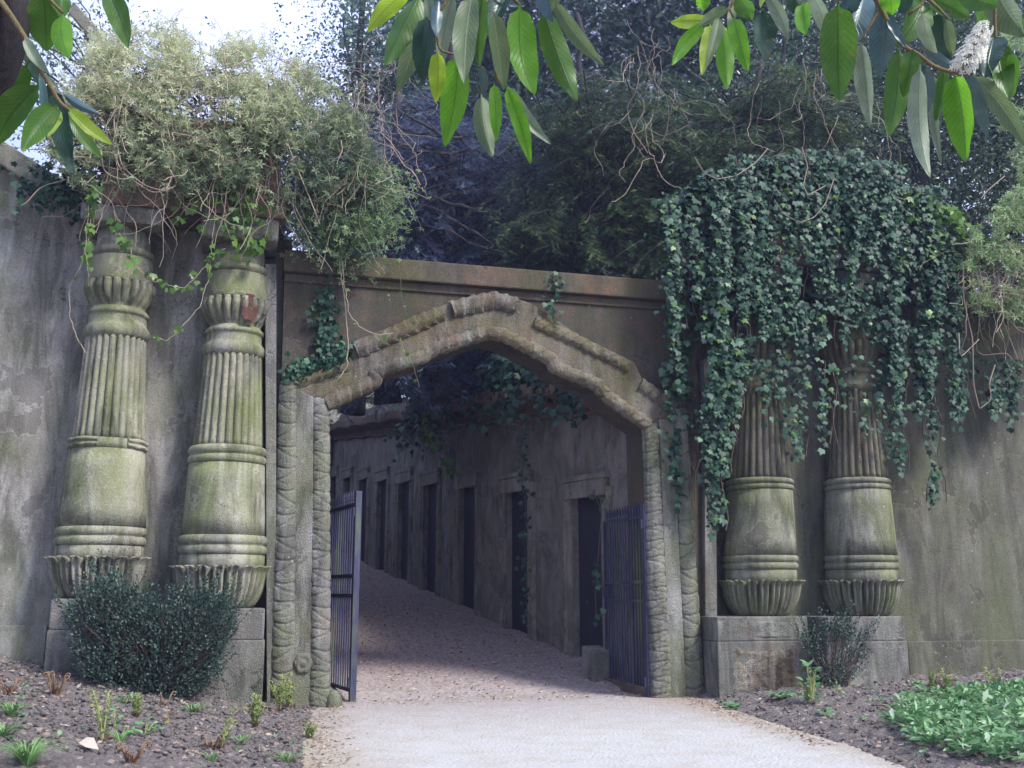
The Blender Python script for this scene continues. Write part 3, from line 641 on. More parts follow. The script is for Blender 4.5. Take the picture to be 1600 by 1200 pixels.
# ------------------------------------------------------------------ the avenue of tombs
DOORS = [1.85, 5.35, 8.75, 12.0, 14.9, 17.8, 20.7, 23.6, 26.5]
AVW = 5.3; AH = 4.4
def mat_dark(name, c):
    m, nt, b = newmat(name); pos = nt.nodes.new('ShaderNodeNewGeometry').outputs['Position']
    nt.links.new(mix(nt, noise(nt, mapping(nt, pos, (1, 1, .2)), 6, 5), c, tuple(x*1.6 for x in c)), b.inputs['Base Color']); b.inputs['Roughness'].default_value = .6; return m
M['door'] = mat_dark('tomb_door_iron', (.012, .011, .024))
def avenue_side(label, side):
    fr = aw if side > 0 else (lambda u, o, h: aw(u, AVW-np.asarray(o, float), h))
    root = thing('tomb_wall', label, 'wall', fr(1, 0, 0), 'walls of the avenue')
    mb = MB(); hw = .66; u0 = -.05 if side > 0 else .1
    for i, u in enumerate(DOORS):
        mb.box(fr, (u0, u-hw), (-.6, 0.), (-.3, AH)); mb.box(fr, (u-hw+.001, u+hw-.001), (-.6, -.002), (2.92, AH)); u0 = u+hw
    mb.box(fr, (u0, 34), (-.6, 0.), (-.3, AH)); mb.box(fr, (0, 34), (-1.3, -1.25), (-.3, AH)); mb.build('wall', M['avenue'], root)
    # cavetto cornice and parapet
    prof = [(.0, AH-.02), (.10, AH), (.12, AH+.05), (.08, AH+.09), (.12, AH+.2), (.34, AH+.32), (.62, AH+.36), (.64, AH+.42), (.64, AH+.6), (-.6, AH+.62), (-.6, AH-.02)]
    us = np.linspace(-.0, 34, 60); V = np.array([[fr(u, o*(1+.05*math.sin(u*9)), h+.03*math.sin(u*2.3)) for o, h in prof] for u in us])
    MB().grid(V, True, True).build('cornice', M['brown'], root)
    MB().box(fr, (0, 34), (-.6, -.25), (AH+.6, 5.5)).build('parapet', M['avenue'], root)
    for i, u in enumerate(DOORS):
        zl = SL*u; lv = lambda uu: 2.92-(uu-u)*SL        # level lintel inside the sloping wall
        f = MB(); 
        for sg in (-1, 1):
            a, b = sorted((u+sg*hw, u+sg*(hw+.14))); f.box(fr, (a, b), (.002, .06), (-.3, 2.93))
        P = [(u-hw-.2, lv(u-hw)-0.0), (u+hw+.2, lv(u+hw)), (u+hw+.2, lv(u+hw)+.30), (u-hw-.2, lv(u-hw)+.30)]
        f.prism(lambda s, t, z: fr(s, t, z), P, .003, .09)
        P = [(u-hw-.30, lv(u-hw)+.302), (u+hw+.30, lv(u+hw)+.302), (u+hw+.30, lv(u+hw)+.40), (u-hw-.30, lv(u-hw)+.40)]
        f.prism(lambda s, t, z: fr(s, t, z), P, .003, .11)
        dr = f.build('door_surround', M['surround'], root, bevel=.012)
        for sg in (-1, 1):    # rough roll moulding outside each frame
            l = np.linspace(0, 3.25, 90); th = np.linspace(0, math.pi, 9)
            V = []
            for h in l:
                r = .07*(1+.09*math.sin(h*31+i)+.30*(float(vnoise(np.array(h*6.), np.array(i*3.+sg), 2))-.5))
                V.append(fr(u+sg*(hw+.26)+r*np.cos(th), .0+r*np.sin(th)*1.2, np.full(9, h-.1)))
            MB().grid(np.array(V)).build('roll_moulding', M['surround'], dr, smooth=True)
        MB().box(fr, (u-hw+.03, u+hw-.03), (-.16, -.10), (-.2, 2.93)).build('door', M['door'], root)
    return root
avenue_side('dark row of tomb doorways along the right side of the sloping avenue', 1)
avenue_side('tomb wall on the left side of the sloping avenue behind the gate leaf', -1)
# end of the avenue: pale wall with an opening, built across where the path bends
EW = thing('end_wall', 'pale ivy-spotted tomb front with a coping closing the far end of the avenue', 'wall', aw(27, 2.6, 0))
mb = MB(); mb.box(aw, (27, 27.6), (.05, 1.2), (-.3, 4.45)); mb.box(aw, (27, 27.6), (4.0, 6.5), (-.3, 4.45)); mb.box(aw, (27, 27.6), (2.2, 3.0), (-.3, 4.45)); mb.box(aw, (27.002, 27.598), (1.2, 4.0), (3.4, 4.449)); mb.build('wall', M['avenue'], EW)
MB().box(aw, (26.4, 27.6), (.05, 6.5), (4.453, 4.7)).build('cornice', M['avenue'], EW, bevel=.04)
MB().box(aw, (26.9, 27.6), (-2.5, 6.5), (4.703, 6.3)).build('parapet', M['pale'], EW)
MB().box(aw, (26.7, 27.7), (-2.5, 6.5), (6.303, 6.5)).build('coping', M['pale'], EW, bevel=.03)
for o_ in (1.32, 2.12, 3.1, 3.95): MB().box(aw, (26.9, 27.0), (o_-.1, o_+.1), (-.2, 3.5)).build('pilaster', M['pale'], EW, bevel=.01)

def damage(name, corners, t, mat, parent, nx=50, ny=34, amp=.05, seed=1):
    "broken render: rough rubble showing through, standing proud in lumps"
    (s0, z1), (s1, z0) = corners; S, Z = np.meshgrid(np.linspace(s0, s1, nx), np.linspace(z0, z1, ny), indexing='ij')
    e = np.minimum.reduce([(S-s0)/(s1-s0), (s1-S)/(s1-s0), (Z-z0)/(z1-z0), (z1-Z)/(z1-z0)]); e = sst(e*5+.7*(fbm(S*6, Z*6, seed)-.5))
    rough = fbm(S*7, Z*7, seed+3, 5)-.42+.25*np.abs(fbm(S*4, Z*9, seed+8)-.47)
    MB().grid(fw(S, t-.02+e*(.02+amp*1.6*rough), Z)).build(name, mat, parent, smooth=False)
rp_ = [o for o in bpy.data.objects if o.get('label', '').startswith('mossy reeded column')][0]
damage('exposed_rubble', (fp(1134, 1008, .6)[:2], fp(1262, 1088, .6)[:2]), .602, M['rubble'], rp_)
damage('cracked_render', (fp(1150, 968, .585)[:2], fp(1264, 1000, .585)[:2]), .586, M['ped'], rp_, amp=.03, seed=5)
lp_ = [o for o in bpy.data.objects if o.get('label', '').startswith('reeded column beside')][0]
damage('broken_render', (fp(300, 1070, .6)[:2], fp(345, 1106, .6)[:2]), .602, M['ped'], lp_, amp=.04, seed=9)
# ------------------------------------------------------------------ foliage materials
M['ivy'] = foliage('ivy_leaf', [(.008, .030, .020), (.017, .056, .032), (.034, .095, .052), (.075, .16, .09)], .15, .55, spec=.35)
M['ivy_bright'] = foliage('young_ivy_leaf', [(.06, .14, .03), (.16, .30, .06)], .4, .4)
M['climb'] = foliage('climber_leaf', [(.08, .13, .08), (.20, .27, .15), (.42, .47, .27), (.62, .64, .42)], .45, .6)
M['climb_g'] = foliage('green_climber_leaf', [(.09, .17, .09), (.22, .33, .15), (.36, .46, .22)], .4, .6)
M['stem'] = bark('vine_stem', (.20, .15, .11), (.42, .35, .26), 20)
M['stem_d'] = bark('dark_vine_stem', (.06, .045, .035), (.15, .11, .085), 20)
M['yew'] = foliage('yew_needles', [(.014, .038, .035), (.03, .070, .055), (.055, .11, .07), (.12, .19, .10)], .12, .5)
M['yew_b'] = foliage('veiled_yew_needles', [(.022, .032, .070), (.040, .06, .12), (.07, .11, .18), (.14, .20, .27)], .2, .45)  # bluish lens veil over the trees is put into the needle colour
M['yew_g'] = foliage('olive_yew_needles', [(.018, .045, .026), (.04, .085, .038), (.09, .15, .05), (.28, .36, .09)], .3, .5)
M['laurel'] = foliage('evergreen_leaf', [(.02, .05, .03), (.05, .10, .06), (.11, .18, .10), (.30, .38, .28)], .25, .35, spec=.6)
M['broad'] = foliage('blue_green_leaf', [(.03, .07, .06), (.07, .13, .10), (.14, .22, .14), (.30, .38, .25)], .4, .5)
M['box'] = foliage('box_leaf', [(.010, .024, .022), (.02, .045, .035), (.035, .07, .05), (.09, .14, .10)], .1, .5, spec=.45)
M['bark'] = bark('dark_bark', (.012, .011, .013), (.036, .031, .032))
M['trunk_leaf'] = M['bark']

def leaves(name, P, D, Nn, S, mat, parent, tmpl='leaf', rnd=None):
    T, TF = dict(leaf=(LEAF, LEAF_F), ivy=(IVY, IVY_F), spray=(SPRAY, SPRAY_F), spray2=(SPRAY2, SPRAY2_F), lance=(LANCE, LANCE_F), whorl=(WHORL, WHORL_F), round=(ROUND, ROUND_F))[tmpl]
    V, F = scatter(T, TF, P, D, Nn, S)
    if rnd is None: rnd = np.clip(RG.normal(.44, .28, len(P)), 0, 1)
    return bulk(name, V, F, mat, parent, rnd=np.repeat(rnd, len(T)))

# ------------------------------------------------------------------ ivy curtain on the right
IV = thing('ivy_curtain', 'dense dark green ivy draped over the right entablature, trailing down the columns', 'ivy', fw(8, .6, 6.6))
strands = [  # x0,x1,ytop,ybot,count,out (m in front of the wall)
    (1050, 1110, 300, 520, 330, .55), (1100, 1180, 262, 560, 620, .62), (1150, 1250, 240, 520, 650, .62), (1240, 1340, 232, 470, 620, .62), (1320, 1400, 250, 430, 430, .62),
    (1380, 1465, 285, 500, 560, .60), (1440, 1508, 350, 540, 430, .5), (1392, 1452, 290, 440, 300, .58), (1180, 1290, 470, 555, 200, .58), (1085, 1165, 520, 660, 300, .66), (1095, 1150, 640, 745, 130, .62), (1103, 1132, 730, 835, 36, .6),
    (1045, 1090, 440, 640, 150, .3), (1050, 1085, 640, 790, 40, .15), (1215, 1258, 560, 720, 48, .62), (1165, 1225, 560, 640, 40, .62), (1278, 1300, 560, 700, 22, .62),
    (1300, 1380, 430, 550, 120, .6), (1290, 1390, 560, 640, 24, .62), (1380, 1430, 500, 640, 180, .6), (1385, 1412, 620, 740, 36, .5), (1430, 1475, 500, 660, 200, .5), (1440, 1465, 640, 790, 36, .3),
    (1470, 1515, 540, 660, 90, .35), (1500, 1600, 560, 640, 120, .2), (1560, 1600, 600, 650, 30, .1), (1335, 1385, 620, 700, 16, .62)]
P_ = []; S_ = []; T_ = []
for (x0, x1, y0, y1, n, t) in strands:
    ns = max(2, int((x1-x0)/9)); strs = [(random.uniform(x0, x1), y1+random.gauss(0, 22)-random.random()*.25*(y1-y0), random.uniform(0, 6), random.uniform(-.12, .12)) for _ in range(ns)]
    for q in range(int(n*2.8)):
        xs, ye, ph, dt = strs[q % ns]; f = random.random()**.9; y = y0+(ye-y0)*f; tx = xs+4*math.sin(y*.035+ph)+random.gauss(0, 5.2 if f > .3 else 11)
        w = 1-.45*max(0, f-.6); tx = (x0+x1)/2+(tx-(x0+x1)/2)*w
        top_in = max(0, 1-(y-y0)/60.) if y0 < 400 else 0
        tt = t+dt+random.uniform(-.10, .10)-.35*top_in*random.random()
        s, z, k = fp(tx, y, tt); P_.append(fw(s, tt, z))
P_ = np.array(P_); n = len(P_)
Nn = unit(NF*1.0+ZZ*.75+gn(n)*.42); Dd = unit(np.array([0, 0, -1.])+EF*.0+gn(n)*.45+NF*.25)
leaves('leaves', P_, Dd, Nn, np.clip(RG.normal(.077, .022, n), .035, .15), M['ivy'], IV, 'ivy')
ky = RG.random(n) < .035; leaves('yellowing_leaves', P_[ky]+NF*.02, Dd[ky], Nn[ky], RG.uniform(.05, .11, ky.sum()), M['ivy_bright'], IV, 'ivy')
# deeper layer that closes the mass above the beam
Pm = []
for _ in range(3200):
    px_ = random.uniform(1045, 1515); ytop = np.interp(px_, [1045, 1100, 1160, 1330, 1390, 1440, 1470, 1515], [315, 262, 245, 238, 275, 300, 345, 420]); y = random.uniform(ytop+4, 470 if px_ < 1290 or px_ > 1385 else 420)
    tt = random.uniform(-.1, .4); s, z, k = fp(px_, y, tt); Pm.append(fw(s, tt, z))
Pm = np.array(Pm); n = len(Pm)
leaves('inner_leaves', Pm, unit(np.array([0, 0, -1.])+gn(n)*.6), unit(NF+ZZ*.5+gn(n)*.6), RG.uniform(.09, .16, n), M['ivy'], IV, 'ivy', rnd=np.clip(RG.normal(.2, .12, n), 0, 1))  # darker leaf colour in this layer paints in the shaded gaps
# mounded top
Pt = []
for _ in range(2600):
    px_ = random.uniform(1050, 1500); ytop = np.interp(px_, [1045, 1100, 1160, 1330, 1390, 1440, 1470, 1515], [315, 262, 245, 238, 275, 300, 345, 420]); tt = random.uniform(-.8, .5)
    s, z, k = fp(px_, ytop+random.gauss(10, 7), .5); Pt.append(fw(s, tt, z-.25*abs(tt-.1)-.1*random.random()))
Pt = np.array(Pt); n = len(Pt)
leaves('crown_leaves', Pt, unit(NF+gn(n)*.8-ZZ*.3), unit(ZZ+NF*.4+gn(n)*.45), RG.uniform(.08, .14, n), M['ivy'], IV, 'ivy')
paths = []
for (x0, x1, y0, y1, n, t) in strands:
    for _ in range(max(2, n//60)):
        x = random.uniform(x0, x1); s, z, k = fp(x, y0+5, t-.12); zb = fz(x, y1-6, t-.12); m_ = max(4, int((z-zb)/.15))
        paths.append(np.array([fw(s+.06*math.sin(i*.9+x)+random.gauss(0, .012), t-.12+random.gauss(0, .02), z+(zb-z)*i/m_) for i in range(m_+1)]))
many_tubes(paths, [.009]*len(paths)).build('stems', M['stem_d'], IV)
# dead loops of creeper across the ivy
paths = []
for L in ([(1085, 245), (1100, 270), (1120, 280), (1150, 275), (1180, 255), (1200, 232)], [(1210, 312), (1225, 335), (1250, 348), (1272, 340), (1290, 318), (1303, 280)], [(1253, 230), (1262, 260), (1255, 290), (1262, 305), (1290, 290)], [(1395, 305), (1410, 312), (1422, 310)]):
    xs = np.array(L, float); q, l = path_resample([tuple(a) for a in xs], 6.); paths.append(np.array([fw(fp(a, b, .75)[0], .75, fp(a, b, .75)[1]) for a, b in q]))
many_tubes(paths, [.008]*len(paths)).build('dry_stems', M['stem'], IV)

# ------------------------------------------------------------------ small ivy on the left
def ivy_patch(label, pts_fn, n, size, mat, loc, stems=None, name='ivy', tm='ivy'):
    root = thing(name, label, 'ivy', loc)
    P = np.array([pts_fn() for _ in range(n)]); 
    leaves('leaves', P, unit(np.array([0, 0, -1.])+gn(n)*.6), unit(NF+ZZ*.5+gn(n)*.5), RG.uniform(size*.6, size*1.2, n), mat, root, tm)
    if stems: many_tubes(stems, [.006]*len(stems)).build('stems', M['stem_d'], root)
    return root
def pf(x, y, t): s, z, k = fp(x, y, t); return fw(s, t, z)
def along(L, j=6, t=.12):
    L = np.array(L, float)
    def f():
        u = random.random()*(len(L)-1); i = int(u); q = L[i]+(L[min(i+1, len(L)-1)]-L[i])*(u-i); return pf(q[0]+random.gauss(0, j), q[1]+random.gauss(0, j), t+random.uniform(-.05, .06))
    return f
ivy_patch('column of dark ivy climbing the arch wall just left of the arch', along([(512, 445), (506, 500), (515, 540), (520, 585)], 11, .08), 230, .085, M['ivy'], pf(512, 580, .1), [np.array([pf(508+4*math.sin(y*.1), y, .02) for y in range(440, 600, 8)])])
ivy_patch('mat of dark ivy and moss on the left shoulder of the arch', along([(450, 582), (480, 572), (520, 562), (545, 545)], 9, .12), 300, .07, M['ivy'], pf(480, 580, .1))
ivy_patch('sprig of dark ivy hanging over the cornice above the arch', along([(862, 436), (868, 455), (865, 480), (872, 500)], 6, .18), 46, .08, M['ivy'], pf(868, 440, .2), [np.array([pf(866+3*math.sin(y*.1), y, .16) for y in range(432, 505, 8)])])
ivy_patch('ivy spilling over the ramped coping beside the outermost left column', along([(40, 285), (80, 295), (120, 300), (148, 330)], 17, .1), 420, .085, M['ivy'], pf(100, 300, 0))
def hang_vine(label, L, nleaf, size, mat, t, smat='stem', rad=.006, group=None, tm='ivy', j=4):
    root = thing('hanging_vine', label, 'vine', pf(L[0][0], L[0][1], t), group)
    q, l = path_resample(L, 7.); P = np.array([pf(a, b, t) for a, b in q]); P = P+RG.normal(size=P.shape)*.006
    many_tubes([P], [rad]).build('stem', M[smat], root)
    if nleaf:
        f = along(L, j, t+.02); Q = np.array([f() for _ in range(nleaf)]); leaves('leaves', Q, unit(np.array([0, 0, -1.])+gn(nleaf)*.6), unit(NF+ZZ*.6+gn(nleaf)*.5), RG.uniform(size*.6, size*1.2, nleaf), mat, root, tm)
    return root
hang_vine('pale ivy strand hanging in front of the outermost left column capital', [(150, 290), (142, 330), (138, 380), (135, 415)], 46, .11, M['ivy_bright'], .75)
hang_vine('short leafy strand hanging over the capital of the outermost left column', [(178, 330), (185, 365), (205, 385), (205, 412)], 22, .10, M['ivy_bright'], .75)
hang_vine('long double vine with few leaves sweeping down between the left columns', [(345, 210), (340, 290), (332, 380), (327, 430), (312, 480), (285, 510), (262, 532), (240, 528)], 22, .07, M['ivy_bright'], .72)
hang_vine('thin leafy vine looping from the left capital up to the second capital', [(205, 412), (240, 440), (285, 452), (310, 430), (330, 400), (352, 388)], 26, .09, M['ivy_bright'], .7)
hang_vine('bare curled vine hanging at the left of the outermost left column', [(150, 330), (125, 420), (108, 450), (110, 500), (122, 530), (133, 552)], 3, .05, M['ivy_bright'], .55)
hang_vine('long bare vine curving in a hook over the left end of the arch', [(531, 370), (531, 420), (540, 480), (544, 540), (541, 575), (529, 593)], 3, .07, M['ivy_bright'], .3, rad=.008)
hang_vine('long bare vine curving right across the arch moulding', [(533, 370), (536, 430), (545, 490), (563, 512), (590, 524), (615, 520)], 4, .06, M['ivy_bright'], .34, rad=.008)
hang_vine('thin reddish vine trailing from the cornice into the gateway', [(620, 405), (627, 440), (627, 460), (637, 500), (630, 540), (648, 580), (655, 605)], 10, .06, M['ivy_bright'], .25, smat='stem_d', rad=.005)
def pa(x, y, o):
    r = ray(x, y); k = ((A0-o*MA-CAM) @ MA)/(r @ MA); return CAM+r*k
def ave_vine(label, L, n, size, mat, o, j=5, t_fac=1):
    root = thing('hanging_vine', label, 'vine', pa(L[0][0], L[0][1], o)); q, l = path_resample(L, 6.); P = np.array([pa(a, b, o) for a, b in q]); many_tubes([P], [.007]).build('stem', M['stem_d'], root)
    L = np.array(L, float); Q = []
    for _ in range(n):
        u = random.random()*(len(L)-1); i = int(u); a = L[i]+(L[min(i+1, len(L)-1)]-L[i])*(u-i); Q.append(pa(a[0]+random.gauss(0, j), a[1]+random.gauss(0, j), o+random.uniform(0, .1)))
    Q = np.array(Q); Nn = unit(np.array([0, -1., 0])+ZZ*.5+gn(n)*.5); leaves('leaves', Q, unit(np.array([0, 0, -1.])+gn(n)*.6), Nn, RG.uniform(size*.6, size*1.2, n), mat, root, 'ivy')
ave_vine('bright green leafy vine hanging in the middle of the gateway', [(655, 590), (662, 620), (672, 660), (670, 680), (678, 698)], 42, .16, M['ivy_bright'], .9, 6)
ave_vine('vine with bluish leaves hanging down over the third tomb doorway', [(800, 640), (822, 690), (815, 740), (822, 800), (820, 860), (822, 910), (824, 965)], 90, .09, M['ivy'], .55)
ave_vine('sparse vine hanging in front of the first tomb doorway', [(928, 770), (940, 800), (934, 880), (930, 930), (932, 975)], 26, .09, M['ivy'], .4)
ave_vine('pale leafed vine over the fifth tomb doorway', [(690, 700), (700, 725), (705, 738)], 22, .14, M['ivy_bright'], .6, 7)
# ivy mass lying over the cornice of the avenue wall
AI = thing('ivy_mass', 'dark ivy mass lying over the cornice of the right avenue wall', 'ivy', aw(10, 0, 5))
n = 7000; u = RG.uniform(.3, 12.5, n)**1.0; o = RG.uniform(-.6, .75, n); h = 4.95+RG.random(n)*np.interp(u, [0, 4, 9, 14, 30], [.8, 1.3, 1.5, .5, .2])-np.maximum(0, o-.3)*RG.random(n)*2.2
dens = vnoise(u*.9, o*2, 4) > .22
Pv = aw(u, o, h)[dens]; n = len(Pv)
leaves('leaves', Pv, unit(np.array([0, 0, -1.])-MA*.3+gn(n)*.7), unit(ZZ*.6-MA*.7-DA*.4+gn(n)*.5), RG.uniform(.09, .17, n), M['ivy'], AI, 'ivy', rnd=np.clip(RG.normal(.3, .22, n), 0, 1))
n = 160; u = RG.uniform(9, 14, n); Pv = aw(u, .55+RG.uniform(-.2, .3, n), 4.3+RG.uniform(-.9, .9, n)*RG.random(n))
leaves('leaves', Pv, unit(np.array([0, 0, -1.])+gn(n)*.7), unit(ZZ*.6-MA+gn(n)*.5), RG.uniform(.1, .2, n), M['ivy'], AI, 'ivy')
EI = thing('ivy', 'small dark ivy leaves spotting the pale parapet at the end of the avenue', 'ivy', aw(26.7, 1.5, 4.7))
n = 260; Pv = aw(np.full(n, 26.8), RG.uniform(.2, 3.2, n), 4.75+RG.random(n)**1.6*1.5); leaves('leaves', Pv, unit(np.array([0, 0, -1.])+gn(n)*.6), unit(-DA+gn(n)*.3), RG.uniform(.1, .22, n), M['ivy'], EI, 'ivy')

# ------------------------------------------------------------------ pale climber heaped over the left columns
CL = thing('climbing_shrub', 'huge pale yellow-green climber heaped over the left pair of columns', 'climber', fw(-1.5, .2, 8.1))
def in_poly(x, y, L):
    L = np.array(L, float); r = np.zeros(len(x), bool); j = len(L)-1
    for i in range(len(L)):
        c = ((L[i, 1] > y) != (L[j, 1] > y)) & (x < (L[j, 0]-L[i, 0])*(y-L[i, 1])/(L[j, 1]-L[i, 1]+1e-9)+L[i, 0]); r ^= c; j = i
    return r
def mass(poly, n, tfun, cl=1.0, seed=0, thr=.0):
    xs = [p[0] for p in poly]; ys = [p[1] for p in poly]; out = []
    while sum(len(a) for a in out) < n:
        x = RG.uniform(min(xs), max(xs), 20000); y = RG.uniform(min(ys), max(ys), 20000); k = in_poly(x+18*(fbm(x/30, y/30, 7)-.5), y+26*(fbm(x/26, y/26, 8)-.5), poly)
        if thr: k &= (fbm(x/22., y/22., seed, 3) > thr)
        out.append(np.stack([x[k], y[k]], 1))
    q = np.concatenate(out)[:n]; P = np.zeros((n, 3)); t = np.array([tfun(a, b) for a, b in q])
    for i in range(n):
        s, z, k = fp(q[i, 0], q[i, 1], t[i]); P[i] = fw(s, t[i], z)
    return P, q
cpoly = [(70, 200), (90, 130), (125, 90), (150, 60), (190, 48), (235, 42), (290, 55), (335, 58), (400, 72), (455, 88), (490, 110), (520, 150), (548, 185), (570, 215), (590, 255), (608, 300), (612, 340), (590, 375), (572, 392), (540, 395), (500, 385), (455, 360), (440, 310), (380, 292), (300, 292), (230, 285), (170, 300), (120, 290), (85, 250)]
tcl = lambda x, y: .75*math.sqrt(max(0, 1-((x-350)/290)**2))*min(1, max(.15, (y-40)/130))+random.uniform(-.55, .35)-(.35 if y > 300 else 0)
P1, q1 = mass(cpoly, 17000, tcl, seed=3, thr=.44)
n = len(P1); P1 = P1+gn(n)*.05; P1[n*2//3:] += gn(n-n*2//3)*.16
br = np.clip(1.05-(q1[:, 1]-60)/310+RG.normal(0, .2, n)-.25*(q1[:, 0] > 470), 0, 1)  # leaf colour pales towards the top, painting in the sunlit crown
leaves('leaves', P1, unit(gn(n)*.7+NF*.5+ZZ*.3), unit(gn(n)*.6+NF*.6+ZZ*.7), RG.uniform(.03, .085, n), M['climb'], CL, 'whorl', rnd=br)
P2, q2 = mass([(430, 300), (620, 270), (628, 350), (600, 405), (560, 412), (500, 395), (450, 380)], 2300, lambda x, y: random.uniform(-.2, .6), seed=5, thr=.46)
n = len(P2); P2 = P2+gn(n)*.16; leaves('leaves', P2, unit(gn(n)*.7+NF*.5), unit(gn(n)*.6+NF*.6+ZZ*.7), RG.uniform(.03, .08, n), M['climb_g'], CL, 'whorl')
P3, q3 = mass([(80, 200), (160, 120), (300, 100), (450, 130), (560, 230), (600, 330), (540, 375), (440, 300), (200, 280), (110, 280)], 5500, lambda x, y: random.uniform(-.7, .1), seed=5)
n = len(P3); leaves('inner_leaves', P3, unit(gn(n)), unit(gn(n)*.6+NF*.6+ZZ*.7), RG.uniform(.06, .12, n), M['ivy'], CL, 'leaf', rnd=np.clip(RG.normal(.3, .2, n), 0, 1))  # dark leaf colour inside paints the shaded depth of the heap
paths = []; rads = []
for k in range(330):
    x = random.uniform(110, 600); y = random.uniform(90, 300); t = .35+random.random()*.6*math.sqrt(max(0, 1-((x-350)/290)**2))
    p = pf(x, y, t); a = random.uniform(0, 6.28); d = EF*math.cos(a)+ZZ*(math.sin(a)*.5)+NF*random.uniform(-.1, .3)
    paths.append(wander(p, d, random.randint(8, 22), .07, .22, random.uniform(0, .16))); rads.append(random.choice([.003, .003, .004, .006]))
for k in range(55):      # hanging ones in front of the beam
    x = random.uniform(165, 600); y = random.uniform(215, 300); p = pf(x, y, .62+random.uniform(-.1, .25)); paths.append(wander(p, np.array([random.uniform(-.3, .3), -.1, -1]), random.randint(8, 20), .07, .16, .06)); rads.append(random.choice([.003, .004]))
for L in ([(200, 150), (250, 200), (262, 260), (280, 290), (240, 303), (190, 270), (175, 230), (192, 150)], [(180, 150), (178, 200), (190, 260), (225, 290), (260, 300), (275, 255), (262, 200)], [(158, 235), (162, 270), (195, 283), (245, 250)], [(400, 160), (440, 190), (455, 240), (480, 300), (500, 350)], [(300, 120), (350, 108), (400, 90)], [(350, 80), (356, 140), (350, 200)]):
    q, l = path_resample(L, 7.)
    for _ in range(2): q[1:-1] = (q[:-2]+q[1:-1]*2+q[2:])/4
    paths.append(np.array([pf(a, b, 1.0+.05*math.sin(i)) for i, (a, b) in enumerate(q)])); rads.append(.008)
many_tubes(paths, rads).build('stems', M['stem'], CL)
# ivy leaves lower in the same heap
PI_ = ivy_patch('glossy ivy leaves hanging below the climber between the left column tops', along([(290, 330), (320, 300), (380, 290), (390, 350), (365, 375)], 20, .62), 170, .11, M['ivy_bright'], pf(340, 320, .6))

# right hand tangle at the frame edge
RT = thing('climbing_shrub', 'tangle of looping pale stems and light green leaves at the far right edge', 'climber', fw(12, .2, 6.6))
rp = [(1490, 430), (1500, 385), (1530, 350), (1560, 320), (1590, 290), (1640, 280), (1700, 300), (1700, 560), (1640, 540), (1570, 520), (1520, 480)]
P1, q1 = mass(rp, 2600, lambda x, y: .3+random.uniform(-.3, .6), seed=6, thr=.4); n = len(P1)
leaves('leaves', P1, unit(gn(n)*.7+NF*.5+ZZ*.3), unit(gn(n)*.6+NF*.6+ZZ*.7), RG.uniform(.06, .11, n), M['climb_g'], RT, 'whorl', rnd=np.clip(RG.normal(.7, .25, n), 0, 1))
P1, q1 = mass([(1390, 290), (1450, 300), (1530, 350), (1560, 420), (1480, 420), (1420, 340)], 420, lambda x, y: .4+random.uniform(-.3, .3), seed=7); n = len(P1)
leaves('leaves', P1, unit(gn(n)*.7-ZZ*.5), unit(gn(n)*.5+NF*.6+ZZ*.7), RG.uniform(.09, .15, n), M['ivy_bright'], RT, 'ivy')
P1, q1 = mass([(1530, 60), (1700, 20), (1700, 300), (1600, 300), (1560, 200)], 1500, lambda x, y: -1.+random.uniform(-.6, .6), seed=8, thr=.45); n = len(P1)
leaves('leaves', P1, unit(gn(n)*.7+NF*.5+ZZ*.3), unit(gn(n)*.6+NF*.6+ZZ*.7), RG.uniform(.07, .13, n), M['climb_g'], RT, 'whorl', rnd=np.clip(RG.normal(.7, .25, n), 0, 1))
paths = []; rads = []
for k in range(210):
    x = random.uniform(1500, 1680); y = random.uniform(380, 480); a = random.uniform(0, 6.28)
    paths.append(wander(pf(x, y, .5+random.uniform(-.2, .4)), EF*math.cos(a)+ZZ*math.sin(a), random.randint(8, 24), .07, .25, random.uniform(0, .2))); rads.append(random.choice([.003, .004, .007]))
for L in ([(1505, 410), (1506, 470), (1520, 530), (1521, 600), (1530, 638)], [(1530, 420), (1540, 470), (1575, 500), (1600, 492)], [(1560, 430), (1567, 500), (1590, 560)], [(1555, 570), (1545, 600), (1550, 625), (1532, 638)], [(1498, 520), (1500, 560), (1530, 530)], [(1592, 290), (1580, 320), (1555, 360)], [(1533, 310), (1540, 300), (1570, 275)]):
    q, l = path_resample(L, 7.); q[1:-1] = (q[:-2]+q[1:-1]*2+q[2:])/4; paths.append(np.array([pf(a, b, .7+.05*math.sin(i*.4)) for i, (a, b) in enumerate(q)])); rads.append(.009)
many_tubes(paths, rads).build('stems', M['stem'], RT)

